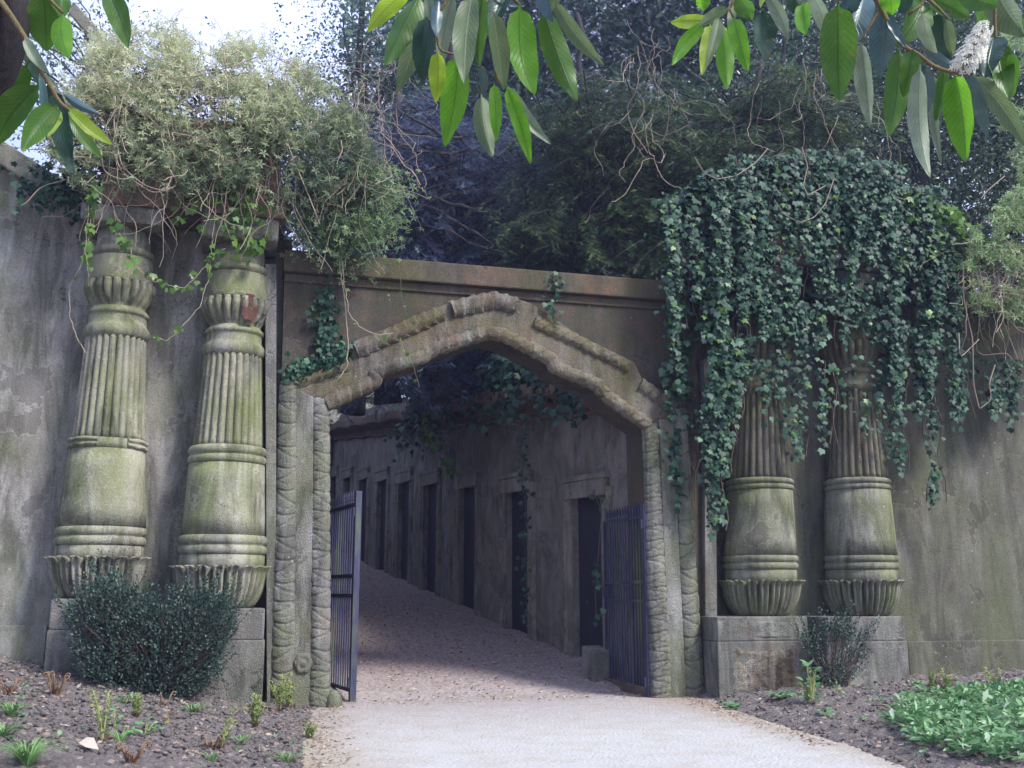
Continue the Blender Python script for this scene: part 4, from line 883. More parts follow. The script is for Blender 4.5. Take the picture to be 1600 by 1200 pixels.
# ------------------------------------------------------------------ trees behind
def tree(name, label, cat, base, H, crown, mat, ncl, per, size, tm='leaf', trunk_r=.25, lean=(0, 0), limbs=9, flat=1., clump=.7, droop=0., group='trees behind the walls', bright=0.):
    """crown: list of (centre offset xyz, radii xyz)"""
    root = thing(name, label, cat, base, group); base = np.array(base, float)
    rg = np.random.default_rng(abs(int(base[0]*13+base[1]*7))+len(label))
    top = base+np.array([lean[0], lean[1], H]); n = 14
    ax = np.array([base+(top-base)*(i/n)**1.0+rg.normal(size=3)*np.array([.08, .08, 0])*(i > 0) for i in range(n+1)])
    mb = MB(); mb.tube(ax, np.linspace(trunk_r, trunk_r*.25, n+1)*(1+.3*np.exp(-np.arange(n+1)*1.)), 10)
    mb.build('trunk', M['bark'], root, smooth=True)
    P = []; C = []
    paths = []; rads = []
    tot = sum(np.prod(r) for c, r in crown)
    for c, r in crown:
        k = max(3, int(ncl*np.prod(r)/tot)); v = unit(rg.normal(size=(k, 3)))*(rg.random((k, 1))**.45)*np.array(r); cc = base+np.array(c)+v; C.append(cc)
    C = np.concatenate(C)
    for cc in C[::max(1, len(C)//(limbs*3))]:
        i = int(np.clip((cc[2]-base[2])/H*n*.75, 2, n-1)); a = ax[i]; m_ = (a+cc)/2+np.array([0, 0, .2]); paths.append(np.array([a, a*.5+m_*.5+rg.normal(size=3)*.1, m_, m_*.5+cc*.5+rg.normal(size=3)*.12, cc])); rads.append(np.linspace(trunk_r*.28, .015, 5))
    mb = MB()
    for p, r in zip(paths, rads): mb.tube(p, r, 5, False)
    mb.build('limb', M['bark'], root)
    if tm == 'fan':     # drooping feather-like branchlets with gaps between them
        nC = len(C); az = rg.uniform(0, 6.283, nC); dr = unit(np.stack([np.cos(az), np.sin(az)-.35, -.15-rg.random(nC)*.5], 1)); sd = unit(np.cross(dr, np.array([0, 0, 1.])))
        Lf = rg.uniform(.7, 1.5, nC)*clump*2.2; u = rg.random((nC, per)); w = rg.normal(size=(nC, per))*.30*(1.1-u)
        Q = C[:, None]+dr[:, None]*(u*Lf[:, None])[..., None]+sd[:, None]*(w*Lf[:, None]*.55)[..., None]+np.array([0, 0, -1.])*(u**2*Lf[:, None]*.28)[..., None]+rg.normal(size=(nC, per, 3))*.045
        D = unit(dr[:, None]*.8+sd[:, None]*np.sign(w)[..., None]*.7+rg.normal(size=(nC, per, 3))*.25+np.array([0, 0, -.35])).reshape(-1, 3); Q = Q.reshape(-1, 3); n = len(Q)
        Nn = unit(np.array([0, -.3, 1.])+rg.normal(size=(n, 3))*.4); cb = np.repeat(rg.normal(0, .16, nC), per)
        mb = MB()
        for i in range(0, nC, 2):
            uu = np.linspace(-.35, .9, 5); mb.tube(C[i]+dr[i]*(uu*Lf[i])[:, None]+np.array([0, 0, -1.])*(uu**2*np.sign(uu)*Lf[i]*.28)[:, None], np.linspace(.016, .004, 5), 3, False)
        mb.build('branchlets', M['bark'], root)
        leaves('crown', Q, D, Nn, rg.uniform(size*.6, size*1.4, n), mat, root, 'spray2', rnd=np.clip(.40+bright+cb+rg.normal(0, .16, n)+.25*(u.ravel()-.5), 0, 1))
        return root
    q = rg.normal(size=(len(C), per, 3))*np.array([clump, clump, clump*.55*flat]); Q = (C[:, None]+q).reshape(-1, 3); n = len(Q)
    out = unit(q.reshape(-1, 3)+1e-6)
    D = unit(out*.8+rg.normal(size=(n, 3))*.5+np.array([0, 0, -droop])); Nn = unit(np.array([0, 0, 1.])+rg.normal(size=(n, 3))*.6+NF*.3)
    cb = np.repeat(rg.normal(0, .12, len(C)), per)
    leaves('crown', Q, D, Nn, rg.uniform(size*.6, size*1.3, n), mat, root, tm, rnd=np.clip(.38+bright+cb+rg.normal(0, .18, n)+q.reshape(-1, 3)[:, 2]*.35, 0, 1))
    return root
def hb(px, dist):   # point on the hill behind the wall at picture column px and distance
    r = ray(px, 500); r = r/np.linalg.norm(r[:2]); p = CAM+r*dist; u, o = to_a(p); p[2] = 4.9+SL*u+(max(-o, o-5.3, 0))*.11; return p
# blue-black yew in the centre, fans of sprays
tree('yew_tree', 'blue-black yew directly above the left half of the arch cornice', 'tree', hb(700, 22), 9, [((-.6, 0, 2.0), (3.2, 1.6, 1.9)), ((.2, .5, 5.), (3.2, 1.8, 2.4)), ((-2.2, -.5, 1.0), (1.6, 1.2, 1.0))], M['yew_b'], 1500, 62, .15, 'fan', .28, droop=.5, clump=.42, flat=.6, limbs=24)
tree('yew_tree', 'olive-tipped yew with a fork of bare trunks right of the arch centre', 'tree', hb(915, 20.5), 8.5, [((0, .3, 3.6), (2.2, 1.4, 1.3)), ((.8, 0, 5.6), (2.2, 1.5, 1.6))], M['yew_g'], 1000, 60, .15, 'fan', .17, droop=.4, clump=.36, flat=.6, limbs=14)
tree('yew_tree', 'dark yew leaning right with a bare diagonal trunk beside the ivy', 'tree', hb(985, 20), 7.5, [((2.4, .2, 4.6), (1.9, 1.2, 1.0)), ((1.2, 0, 3.0), (1.2, 1., .7)), ((3.4, .6, 6.4), (2.0, 1.2, .9))], M['yew_g'], 620, 60, .15, 'fan', .2, lean=(3.2, .6), droop=.4, clump=.38, flat=.6)
tree('yew_tree', 'dark low yew filling behind the cornice between arch and ivy', 'tree', hb(1010, 25), 6, [((0, 0, 2.2), (3.4, 1.4, 1.8)), ((-2.5, 1, 3.8), (2.2, 1.5, 1.8)), ((2.5, 1, 4.2), (2.4, 1.5, 2.))], M['yew'], 900, 54, .19, 'fan', .25, droop=.4, clump=.5, flat=.6)
tree('yew_tree', 'purple-dark yew behind the climber at the left end of the arch', 'tree', hb(610, 25), 9, [((0, 0, 2.4), (2.6, 1.4, 2.)), ((.5, .5, 6), (3., 1.8, 2.6))], M['yew_b'], 900, 54, .19, 'fan', .28, droop=.4, clump=.5, flat=.6)
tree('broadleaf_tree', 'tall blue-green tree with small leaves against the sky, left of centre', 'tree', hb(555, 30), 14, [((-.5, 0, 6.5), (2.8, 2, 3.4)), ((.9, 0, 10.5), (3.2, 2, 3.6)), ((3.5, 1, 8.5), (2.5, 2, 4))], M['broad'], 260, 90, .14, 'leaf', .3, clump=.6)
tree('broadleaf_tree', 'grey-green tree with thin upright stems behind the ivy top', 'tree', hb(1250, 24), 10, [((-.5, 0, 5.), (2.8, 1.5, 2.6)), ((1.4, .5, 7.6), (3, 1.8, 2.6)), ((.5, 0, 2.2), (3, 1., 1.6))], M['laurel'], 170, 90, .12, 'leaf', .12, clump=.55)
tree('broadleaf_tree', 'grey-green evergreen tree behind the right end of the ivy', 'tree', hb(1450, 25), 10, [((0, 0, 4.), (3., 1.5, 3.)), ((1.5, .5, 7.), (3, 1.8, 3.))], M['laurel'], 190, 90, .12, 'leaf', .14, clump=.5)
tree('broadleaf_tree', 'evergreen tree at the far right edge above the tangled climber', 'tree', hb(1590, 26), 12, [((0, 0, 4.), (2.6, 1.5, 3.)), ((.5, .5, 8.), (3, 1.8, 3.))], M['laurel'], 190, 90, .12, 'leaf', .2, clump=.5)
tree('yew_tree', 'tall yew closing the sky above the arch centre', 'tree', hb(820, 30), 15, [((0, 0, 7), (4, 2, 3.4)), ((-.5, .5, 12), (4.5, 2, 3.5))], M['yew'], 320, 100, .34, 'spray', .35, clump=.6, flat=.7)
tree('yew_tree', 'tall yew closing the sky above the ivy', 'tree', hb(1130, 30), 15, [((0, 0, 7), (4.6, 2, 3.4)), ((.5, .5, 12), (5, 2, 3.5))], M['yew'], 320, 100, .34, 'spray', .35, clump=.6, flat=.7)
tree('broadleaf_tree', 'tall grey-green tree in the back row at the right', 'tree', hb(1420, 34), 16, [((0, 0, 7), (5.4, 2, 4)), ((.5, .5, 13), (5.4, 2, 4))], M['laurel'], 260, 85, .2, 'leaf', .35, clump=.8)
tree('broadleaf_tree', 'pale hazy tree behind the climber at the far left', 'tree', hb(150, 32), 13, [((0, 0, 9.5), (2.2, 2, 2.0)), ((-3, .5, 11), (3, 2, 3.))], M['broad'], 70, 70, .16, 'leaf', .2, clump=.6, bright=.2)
# long bare limbs sweeping through the blue yew, and twigs of light undergrowth behind the trunks
YB = [o for o in bpy.data.objects if o.get('label', '').startswith('blue-black yew')][0]
mb = MB()
for L in ([(735, 215), (690, 212), (640, 205), (600, 190), (570, 178)], [(745, 235), (700, 240), (650, 236), (610, 222), (580, 200)], [(720, 250), (680, 262), (640, 275), (610, 300)], [(760, 330), (710, 320), (660, 300), (620, 270)], [(770, 380), (720, 350), (680, 325), (640, 315)], [(790, 395), (740, 385), (700, 360), (660, 352)], [(700, 215), (650, 190), (610, 160)]):
    q, l = path_resample(L, 12.); q = q+RG.normal(size=q.shape)*1.2; mb.tube(np.array([at_depth(x, y, 19.6+.5*math.sin(i*.2+x)) for i, (x, y) in enumerate(q)]), np.interp(np.linspace(0, 1, len(q)), [0, .25, 1], [.008, .034, .008]), 5, False)
mb.build('bare_limb', M['bark'], YB)
tree('bush', 'light green undergrowth seen between the forked trunks above the cornice', 'bush', hb(925, 27), 3, [((0, 0, 1.6), (1.6, 1., 1.3))], M['climb_g'], 40, 70, .12, 'leaf', .05, clump=.35)
tree('bush', 'sunlit green undergrowth behind the dead creeper right of centre', 'bush', hb(1090, 24), 6, [((0, 0, 4.2), (1.6, 1., 1.3))], M['climb_g'], 50, 60, .10, 'leaf', .05, clump=.35)

tree('broadleaf_tree', 'pale green sapling just right of the sky gap', 'tree', hb(400, 30), 9.5, [((.6, 0, 8.2), (1.6, 1, 1.1)), ((1.5, 0, 6.5), (1.5, 1, 1.5))], M['broad'], 50, 60, .13, 'leaf', .1, clump=.4, bright=.25)
# bleached dead creeper hanging in the trees
def creeper(label, x0, x1, y0, y1, dist, n, base):
    root = thing('dead_creeper', label, 'creeper', base, 'dead creepers in the trees'); paths = []; rads = []
    for k in range(n):
        x = random.uniform(x0, x1); y = random.uniform(y0, y1); r = ray(x, y); p = CAM+r*(dist+random.uniform(-.6, .6))
        paths.append(wander(p, np.array([random.uniform(-.6, .6), 0, -1]), random.randint(10, 30), .09, .28, .05)); rads.append(random.choice([.003, .004, .006]))
    many_tubes(paths, rads).build('stems', M['stem'], root)
creeper('bleached dead creeper hanging through the trees right of centre', 975, 1060, 30, 240, 18.2, 22, at_depth(1010, 60, 18))
creeper('pinkish dead creeper tangled behind the hanging leaves above the ivy', 1150, 1300, 40, 170, 19, 16, at_depth(1220, 80, 19))
creeper('grey twiggy creeper in the trees behind the ivy top', 1290, 1420, 160, 240, 19.5, 10, at_depth(1350, 180, 19.5))
creeper('thin creeper stems in the tree left of the hanging leaves', 560, 640, 60, 150, 21, 14, at_depth(600, 80, 21))
# rear wood: reads as one mass
n = 80000; a = RG.uniform(-.62, .75, n); dist = RG.uniform(42, 56, n); z = RG.uniform(6, 36, n)
gap = (a > -.365) & (a < -.25) & (z > 24+4*fbm(a*40, z*.2, 3)); gap2 = (a < -.365) & (z > 26)
k = ~(gap | gap2) & (fbm(a*26, z*.5, 6, 3) > np.where(a > -.2, .16, .30)); a, dist, z = a[k], dist[k], z[k]; n = len(a)
P = np.stack([np.sin(a)*dist, np.cos(a)*dist, z], 1)
o = leaves('far_wood', P, unit(gn(n)), unit(gn(n)*.7+np.array([0, -1, .6])), RG.uniform(.3, .62, n)*np.where((a < -.18) & (z > 18), .45, 1.), M['broad'], None, 'leaf', rnd=np.clip(RG.normal(.22, .16, n), 0, 1)); tag(o, kind='stuff')
# canopy of the cemetery trees arching over the avenue (shades it)
def canopy(label, u, o, h, r, n=150):
    b = aw(u, o, 5.0 if (o < 0 or o > 6) else 0)
    return tree('yew_tree', label, 'tree', b, h+r[2], [((aw(u, 2.6, 0)-b)[:3]*np.array([1, 1, 0])+np.array([0, 0, h]), r)], M['yew'], n, 75, .30, 'spray', .25, clump=.6, flat=.7)

# ------------------------------------------------------------------ bushes
def bush(name, label, px, py, outline, t0, depth, n, size, mat, nst, thr=.0):
    s, z, k = fp(px, py, t0); root = thing(name, label, 'bush', fw(s, t0, z)); base = fw(s, t0, z)
    P, q = mass(outline, n, lambda x, y: t0+random.uniform(-depth, depth), seed=9, thr=thr); P = P+gn(n)*.03+unit(P-base)*(.16*(vnoise(q[:, 0]/11., q[:, 1]/11., 3)-.35))[:, None]; D = unit((P-base)+gn(n)*.5)
    leaves('leaves', P, D, unit(gn(n)*.6+ZZ*.7+NF*.4), RG.uniform(size*.6, size*1.3, n), mat, root, 'leaf')
    paths = []; 
    for i in range(nst):
        e = P[random.randrange(n)]; m_ = base+(e-base)*.5+np.array([random.gauss(0, .05), random.gauss(0, .05), .04]); b = base+EF*random.uniform(-.2, .2)*1.; paths.append(np.array([b, b*.5+m_*.5, m_, m_*.5+e*.5, e]))
        # a sprig of leaves along the outer half
        v = unit((e-m_)[None])[0]
    many_tubes(paths, [np.linspace(.012, .003, 5)]*len(paths)).build('stems', M['stem_d'], root)
    # sprigs standing out of the outline
    ends = P[RG.integers(0, n, nst*2)]; dirs = unit(ends-base+ZZ*.3); LP = []; LD = []
    for e, d in zip(ends, dirs):
        for j in range(18): LP.append(e+d*j*.019+RG.normal(size=3)*.006); LD.append(unit((d+RG.normal(size=3)*.8)[None])[0])
    LP = np.array(LP); leaves('sprigs', LP, np.array(LD), unit(gn(len(LP))+ZZ*.5), RG.uniform(size*.7, size*1.2, len(LP)), mat, root, 'leaf')
    return root
bush('box_bush', 'large dark glossy box bush in front of the left column pedestals', 240, 1092, [(118, 948), (135, 925), (165, 908), (185, 905), (205, 922), (240, 935), (262, 948), (290, 930), (318, 925), (345, 940), (352, 965), (366, 985), (350, 1025), (325, 1060), (300, 1085), (240, 1100), (180, 1092), (140, 1060), (118, 1010), (112, 975)], .95, .42, 26000, .038, M['box'], 240, .30)
bush('box_bush', 'small dark bush with upright sprigs before the outermost right pedestal', 1305, 1085, [(1254, 1010), (1262, 992), (1280, 1000), (1292, 975), (1312, 985), (1322, 966), (1338, 985), (1362, 988), (1350, 1010), (1340, 1050), (1322, 1082), (1300, 1090), (1286, 1072), (1268, 1040)], .85, .25, 3000, .036, M['box'], 60, .36)
# loose sprigs right of that bush
# ------------------------------------------------------------------ plants in the beds
M['grass'] = foliage('grass_blade', [(.12, .26, .08), (.22, .40, .14), (.34, .50, .22)], .4, .4)
M['fern'] = foliage('fern_frond', [(.16, .24, .07), (.30, .38, .12)], .4, .5)
M['crozier'] = foliage('rusty_fern', [(.10, .05, .035), (.20, .11, .07), (.28, .20, .12)], .2, .6)
M['weed'] = foliage('weed_leaf', [(.09, .22, .10), (.18, .36, .17), (.30, .48, .26)], .35, .45)
M['cover'] = foliage('ground_cover_leaf', [(.06, .17, .06), (.13, .28, .11), (.24, .42, .20), (.42, .56, .38)], .35, .4)
M['drygrass'] = foliage('dry_leaf', [(.20, .12, .08), (.36, .26, .18), (.55, .50, .42)], .3, .6)
M['white'] = foliage('white_petal', [(.78, .78, .70), (.88, .88, .80)], .45, .5)
def onbed(px, py):
    "point of the bed seen at this pixel"
    r = ray(px, py); lo = 7.; 
    for i in range(400):
        k = 7+i*.025; p = CAM+r*k; s, t = to_f(p); s = float(s); t = float(t)
        if p[2] <= bedz(s, t): break
    p[2] = bedz(s, t)-.01; return p
def blades(P, n, h, spread, mat, name, root, w=.006, curl=1.):
    V = []; F = []; R = []; k = 0
    for i in range(n):
        a = random.uniform(0, 6.28); d = np.array([math.cos(a), math.sin(a), 0]); q = np.array([-d[1], d[0], 0]); b = P+d*random.uniform(0, .03); L = h*random.uniform(.6, 1.1); sp = spread*random.uniform(.4, 1.1); r = random.random()
        for j in range(6):
            f = j/5; c = b+d*(sp*f**1.3)+np.array([0, 0, L*(f-curl*.55*f*f*f)]); ww = w*(1-f)**.6+.0005; V += [c-q*ww, c+q*ww]; R += [r, r]
            if j: F.append((k+2*j-2, k+2*j-1, k+2*j+1, k+2*j))
        k += 12
    return bulk(name, np.array(V), np.array(F), mat, root, rnd=R)
def grass_tuft(label, px, py, h=.25, n=60, sp=.22):
    p = onbed(px, py); r = thing('grass_tuft', label, 'grass', p, 'tufts in the flower beds'); blades(p, n, h, sp, M['grass'], 'blades', r)
def fern(label, px, py, h, nfr, rusty=True, lean=0., curl=True, pinn=True):
    p = onbed(px, py); r = thing('fern', label, 'fern', p, 'unfurling ferns'); paths = []; rads = []; LP = []; LD = []
    for i in range(nfr):
        a = random.uniform(0, 6.28); d = np.array([math.cos(a)+lean, math.sin(a), 0])*random.uniform(.05, .4)*h; L = h*random.uniform(.6, 1.05); pts = []
        for j in range(9): f = j/8; pts.append(p+d*f**1.5+np.array([0, 0, L*f]))
        if curl:
            c = pts[-1]; dd = unit((d+1e-6)[None])[0]; rr = .028*min(1, h*3)
            for j in range(9): t = j/8*5.2; q = rr*(1-.6*j/8); pts.append(c+dd*(rr-q*math.cos(t))+np.array([0, 0, q*math.sin(t)]))
        pts = np.array(pts); paths.append(pts); rads.append(np.linspace(.006, .0035, len(pts)))
        if pinn:
            for j in range(2, 9):
                for m_ in range(4): LP.append(pts[j]+RG.normal(size=3)*.01); s_ = 1 if m_ % 2 else -1; LD.append(np.array([-d[1], d[0], 0])*s_/(np.linalg.norm(d)+1e-6)+RG.normal(size=3)*.3+ZZ*.3)
    mt = many_tubes(paths, rads, 5).build('fronds', M['fern_s'], r)
    if pinn: LP = np.array(LP); leaves('pinnae', LP, np.array(LD), unit(gn(len(LP))+NF), RG.uniform(.02, .05, len(LP)), M['fern'], r, 'leaf')
    if rusty: blades(p, 26, .11, .09, M['crozier'], 'rusty_base', r, .006, .6)
    return r
M['fern_s'] = bark('fern_stalk', (.22, .24, .08), (.38, .40, .16), 20)
M['rust_s'] = bark('rusty_stalk', (.13, .07, .045), (.26, .18, .11), 20)
def crozier(label, px, py, h, n):
    p = onbed(px, py); r = thing('fern', label, 'fern', p, 'unfurling ferns'); paths = []; rads = []
    for i in range(n):
        a = random.uniform(0, 6.28); d = np.array([math.cos(a), math.sin(a), 0]); b = p+d*random.uniform(0, .05); L = h*random.uniform(.55, 1); pts = [b+d*.05*f+np.array([0, 0, L*f]) for f in np.linspace(0, 1, 6)]; c = pts[-1]; rr = .03
        for j in range(10): t = j/9*6.5; q = rr*(1-.75*j/9); pts.append(c+d*(rr-q*math.cos(t))+np.array([0, 0, q*math.sin(t)]))
        paths.append(np.array(pts)); rads.append(np.linspace(.009, .006, len(pts)))
    many_tubes(paths, rads, 6).build('croziers', M['rust_s'], r, smooth=True); blades(p, 40, .12, .10, M['crozier'], 'rusty_base', r, .007, .6)
def weed(label, px, py, h, n, size, mat='weed', upright=False, name='leafy_weed'):
    p = onbed(px, py); r = thing(name, label, 'plant', p, 'small plants in the beds'); P = []; D = []; paths = []
    for i in range(n):
        a = random.uniform(0, 6.28); d = np.array([math.cos(a), math.sin(a), 0]); f = random.random()
        q = p+(d*h*.18*random.random()+ZZ*h*f if upright else d*h*.7*random.random()+ZZ*h*.6*f*random.random()+ZZ*.02); P.append(q); D.append(d+ZZ*random.uniform(-.2, .7)); 
        if i % 3 == 0: paths.append(np.array([p, (p+q)/2+ZZ*.01, q]))
    leaves('leaves', np.array(P), np.array(D), unit(ZZ+gn(n)*.4), RG.uniform(size*.6, size*1.2, n), M[mat], r, 'round'); many_tubes(paths, [.004]*len(paths)).build('stalks', M['fern_s'], r)
crozier('clump of orange-brown fern croziers at the left beside the box bush', 88, 1088, .22, 9)
crozier('small rusty fern crown at the far left edge of the bed', 16, 1084, .14, 4)
crozier('short rusty fern crown in the middle of the left bed foreground', 330, 1172, .12, 4)
crozier('rusty crozier beside the grass under the left bush', 252, 1104, .16, 2)
grass_tuft('grass tuft at the far left edge below the wall', 18, 1118, .22, 60)
grass_tuft('big grass tuft in the bottom left corner', 42, 1196, .32, 110, .34)
grass_tuft('bright grass tuft in front of the box bush', 300, 1114, .2, 70, .26)
grass_tuft('grass tuft left of the path at the bottom edge', 448, 1190, .17, 46)
grass_tuft('small grass sprig at the bottom edge below the fern', 330, 1190, .16, 22, .1)
grass_tuft('small grass tuft between the ferns near the path', 378, 1162, .14, 30)
fern('fern with two pale curled tips standing alone in the left bed', 160, 1160, .42, 5)
fern('upright pale fern with a rusty base in the left foreground', 345, 1170, .34, 3)
fern('wide fern clump with curled tips before the left pedestal', 398, 1134, .30, 13)
fern('tall fern with red stalks at the foot of the left jamb', 437, 1112, .42, 11)
fern('small yellow-green fern at the path edge', 484, 1158, .20, 7)
fern('fern with curled tips right of the second right pedestal', 1482, 1082, .28, 8)
crozier('rusty fern crown beside the right plinth wall', 1478, 1080, .18, 7)
fern('fern with a tall pale tip near the right frame edge', 1560, 1088, .38, 5)
crozier('dark red fern crown near the right frame edge', 1568, 1088, .2, 7)
fern('yellow-green fern rising behind the ground cover', 1535, 1104, .24, 10)
fern('fern with curled tips beside the blue-green spurge', 1262, 1096, .30, 9)
weed('broad leafed weed at the foot of the right gate jamb', 1142, 1108, .16, 26, .09)
weed('bright green weed before the first right pedestal', 1222, 1092, .18, 40, .09)
weed('tall blue-green spurge before the small right bush', 1268, 1098, .50, 36, .10, upright=True, name='spurge')
weed('thin seedling with a tuft of leaves before the small right bush', 1308, 1086, .22, 10, .06, upright=True)
weed('small green plant at the corner of the outermost right pedestal', 1434, 1072, .14, 26, .07)
weed('grey-green leafy plant at the left tip of the ground cover', 1428, 1120, .20, 40, .10)
weed('small weed in the middle of the right bed', 1375, 1096, .08, 12, .05)
weed('grey-green sprig beside the curled fern in the left bed', 178, 1138, .2, 22, .05, upright=True)
weed('dried stalky plant before the left bush', 262, 1132, .16, 24, .05, 'drygrass', upright=True)
fern('fern with long red stalks leaning on the left jamb foot', 452, 1106, .36, 8, lean=-.3)
fern('low yellowish fern between the large leaf and the box bush', 212, 1120, .24, 6)
grass_tuft('thin grass tuft beside the curled fern in the left bed', 188, 1158, .2, 30)
grass_tuft('grass tuft at the left edge behind the big corner tuft', 4, 1150, .18, 40)
weed('trailing pale weed in the middle of the left bed', 226, 1150, .2, 30, .06)
weed('dark green weed at the foot of the box bush', 196, 1100, .14, 20, .06)
crozier('rusty fern crown at the bottom edge of the left bed', 205, 1190, .13, 5)
weed('small pale rosette near the path in the right bed', 1290, 1120, .10, 12, .07)
weed('tiny pale weed in bare soil in front of the small bush', 1345, 1128, .08, 9, .05)
weed('green weed behind the ground cover by the plinth wall', 1590, 1082, .22, 40, .09)
weed('bushy weed at the wall between the two rusty ferns', 1520, 1076, .22, 34, .07)
fern('small fern with curled tips at the wall near the pedestal corner', 1455, 1076, .22, 6)
# large pale fallen leaf in the left bed
p = onbed(122, 1168)+ZZ*.03; r_ = 0; V, F = scatter(LANCE*np.array([2., 1, 2.5]), LANCE_F, p[None], np.array([[1., -.15, -.1]]), np.array([[-.1, -.5, .85]]), .17)
o = bulk('fallen_leaf', V, F, M['drygrass'], None, rnd=np.full(len(V), .95), origin=p); tag(o, 'large pale dried leaf lying on the soil in the left bed', 'leaf')
# ground cover bottom right
GCP = [tuple(float(v) for v in to_f(onbed(*q))) for q in ((1405, 1108), (1392, 1135), (1422, 1165), (1470, 1190), (1560, 1199))]
GCP = GCP+[(8.5, 7.5), (14, 7.5), (14, .6)]+[tuple(float(v) for v in to_f(onbed(*q))) for q in ((1590, 1085), (1500, 1092))]
gx = RG.uniform(4, 14, 75000); gt = RG.uniform(.2, 7.5, 75000); kk = in_poly(gx+.25*(fbm(gx*3, gt*3, 2)-.5), gt+.25*(fbm(gx*3, gt*3, 4)-.5), GCP); gx, gt = gx[kk][:22000], gt[kk][:22000]
ctr = f_bed(gx[:, None], gt[:, None])[:, 0]; dens = .4+.9*fbm(gx*2.2, gt*2.2, 9)
P = ctr+ZZ*(RG.random(len(gx))**.6*.20*dens+.01)[:, None]
P = np.array(P); n = len(P); gc_ = leaves('ground_cover', P, unit(gn(n)*np.array([1, 1, .3])+ZZ*.35), unit(ZZ+gn(n)*.45), RG.uniform(.06, .17, n), M['cover'], None, 'lance'); tag(gc_, kind='stuff')
# clods and crumbs of earth, dead leaves
def rocks(name, n, reg, smin, smax, mat):
    ico = bmesh.new(); bmesh.ops.create_icosphere(ico, subdivisions=1, radius=1); T = np.array([v.co[:] for v in ico.verts]); TF = np.array([[v.index for v in f.verts] for f in ico.faces]); ico.free()
    P = []; S = []
    while len(P) < n:
        s, t = reg(); 
        if s is None: continue
        z = bedz(s, t); sz = smin+(smax-smin)*random.random()**4; q = fw(s, t, z+sz*.3); P.append(q); S.append(sz)
    P = np.array(P); S = np.array(S); T2 = T[None]*(1+.42*RG.normal(size=(n, len(T), 1)).clip(-1.4, 1.6))*np.array([1, 1, .7]); a = RG.uniform(0, 6.28, n); c, s_ = np.cos(a)[:, None], np.sin(a)[:, None]
    X = T2[..., 0]*c-T2[..., 1]*s_; Y = T2[..., 0]*s_+T2[..., 1]*c; V = P[:, None]+S[:, None, None]*np.stack([X, Y, T2[..., 2]], -1); F = (TF[None]+(np.arange(n)*len(T))[:, None, None]).reshape(-1, 3)
    o = bulk(name, V.reshape(-1, 3), F, mat, None, rnd=np.repeat(RG.random(n), len(T))); tag(o, kind='stuff')
def regl():
    s, t = random.uniform(-5, .2), random.uniform(.2, 5.5)
    return (s, t) if edge_l(t)-s > -.12+.1*random.random() else (None, None)
def regr():
    s, t = random.uniform(4.3, 12.5), random.uniform(0, 7)
    return (s, t) if s-edge_r(t) > -.1+.1*random.random() else (None, None)
rocks('soil_clods', 14000, regl, .006, .034, M['soil']); rocks('soil_clods', 12000, regr, .006, .032, M['soil'])
def regp():
    s, t = random.uniform(-.5, 5.6), random.uniform(-.9, 2.5)**1
    return (s, t)
rocks('pebbles', 900, lambda: (random.uniform(-.3, 5.3), random.uniform(-.3, 7)), .006, .022, M['ped'])
def litter(name, n, reg, mat, smin, smax):
    P = []
    while len(P) < n:
        q = reg()
        if q is not None: P.append(q)
    P = np.array(P); o = leaves(name, P, unit(gn(n)*np.array([1, 1, .2])), unit(ZZ+gn(n)*.35), RG.uniform(smin, smax, n), mat, None, 'leaf', rnd=RG.random(n)); tag(o, kind='stuff')
def ra():
    u = random.uniform(-1., 24); o_ = random.uniform(0.05, 5); q = aw(u, o_, 0); q[2] = SL*max(u, 0)+.035; return q
litter('leaf_litter', 9000, ra, M['drygrass'], .03, .075)
def rb():
    s, t = regl(); 
    if s is None: return None
    q = fw(s, t, bedz(s, t)+.02); return q
litter('leaf_litter', 1300, rb, M['drygrass'], .02, .075)
def rc():
    s, t = regr()
    if s is None: return None
    return fw(s, t, bedz(s, t)+.02)
litter('leaf_litter', 1300, rc, M['drygrass'], .02, .08)
def rd():
    t = abs(random.gauss(0, .6)); s = random.choice([random.gauss(.3, .35), random.gauss(5.2, .35)]); t = random.uniform(0, 5)
    s = (edge_l(t)+abs(random.gauss(0, .2))) if random.random() < .5 else (edge_r(t)-abs(random.gauss(0, .2))); return fw(float(s), t, .018)
litter('leaf_litter', 1100, rd, M['drygrass'], .02, .06)

def seedlings(reg, n):
    P = []; D = []
    while len(P) < n:
        s, t = reg()
        if s is None or float(vnoise(np.array(s*1.3), np.array(t*1.3), 17)) < .5: continue
        q = fw(s, t, bedz(s, t)+.01)
        for j in range(5): P.append(q+RG.normal(size=3)*np.array([.02, .02, .012])+ZZ*.01); D.append(RG.normal(size=3)*np.array([1, 1, .2])+ZZ*.5)
    P = np.array(P); n = len(P); o = leaves('seedlings', P, np.array(D), unit(ZZ+gn(n)*.4), RG.uniform(.02, .055, n), M['weed'], None, 'round'); tag(o, kind='stuff')
seedlings(regl, 260); seedlings(regr, 420)
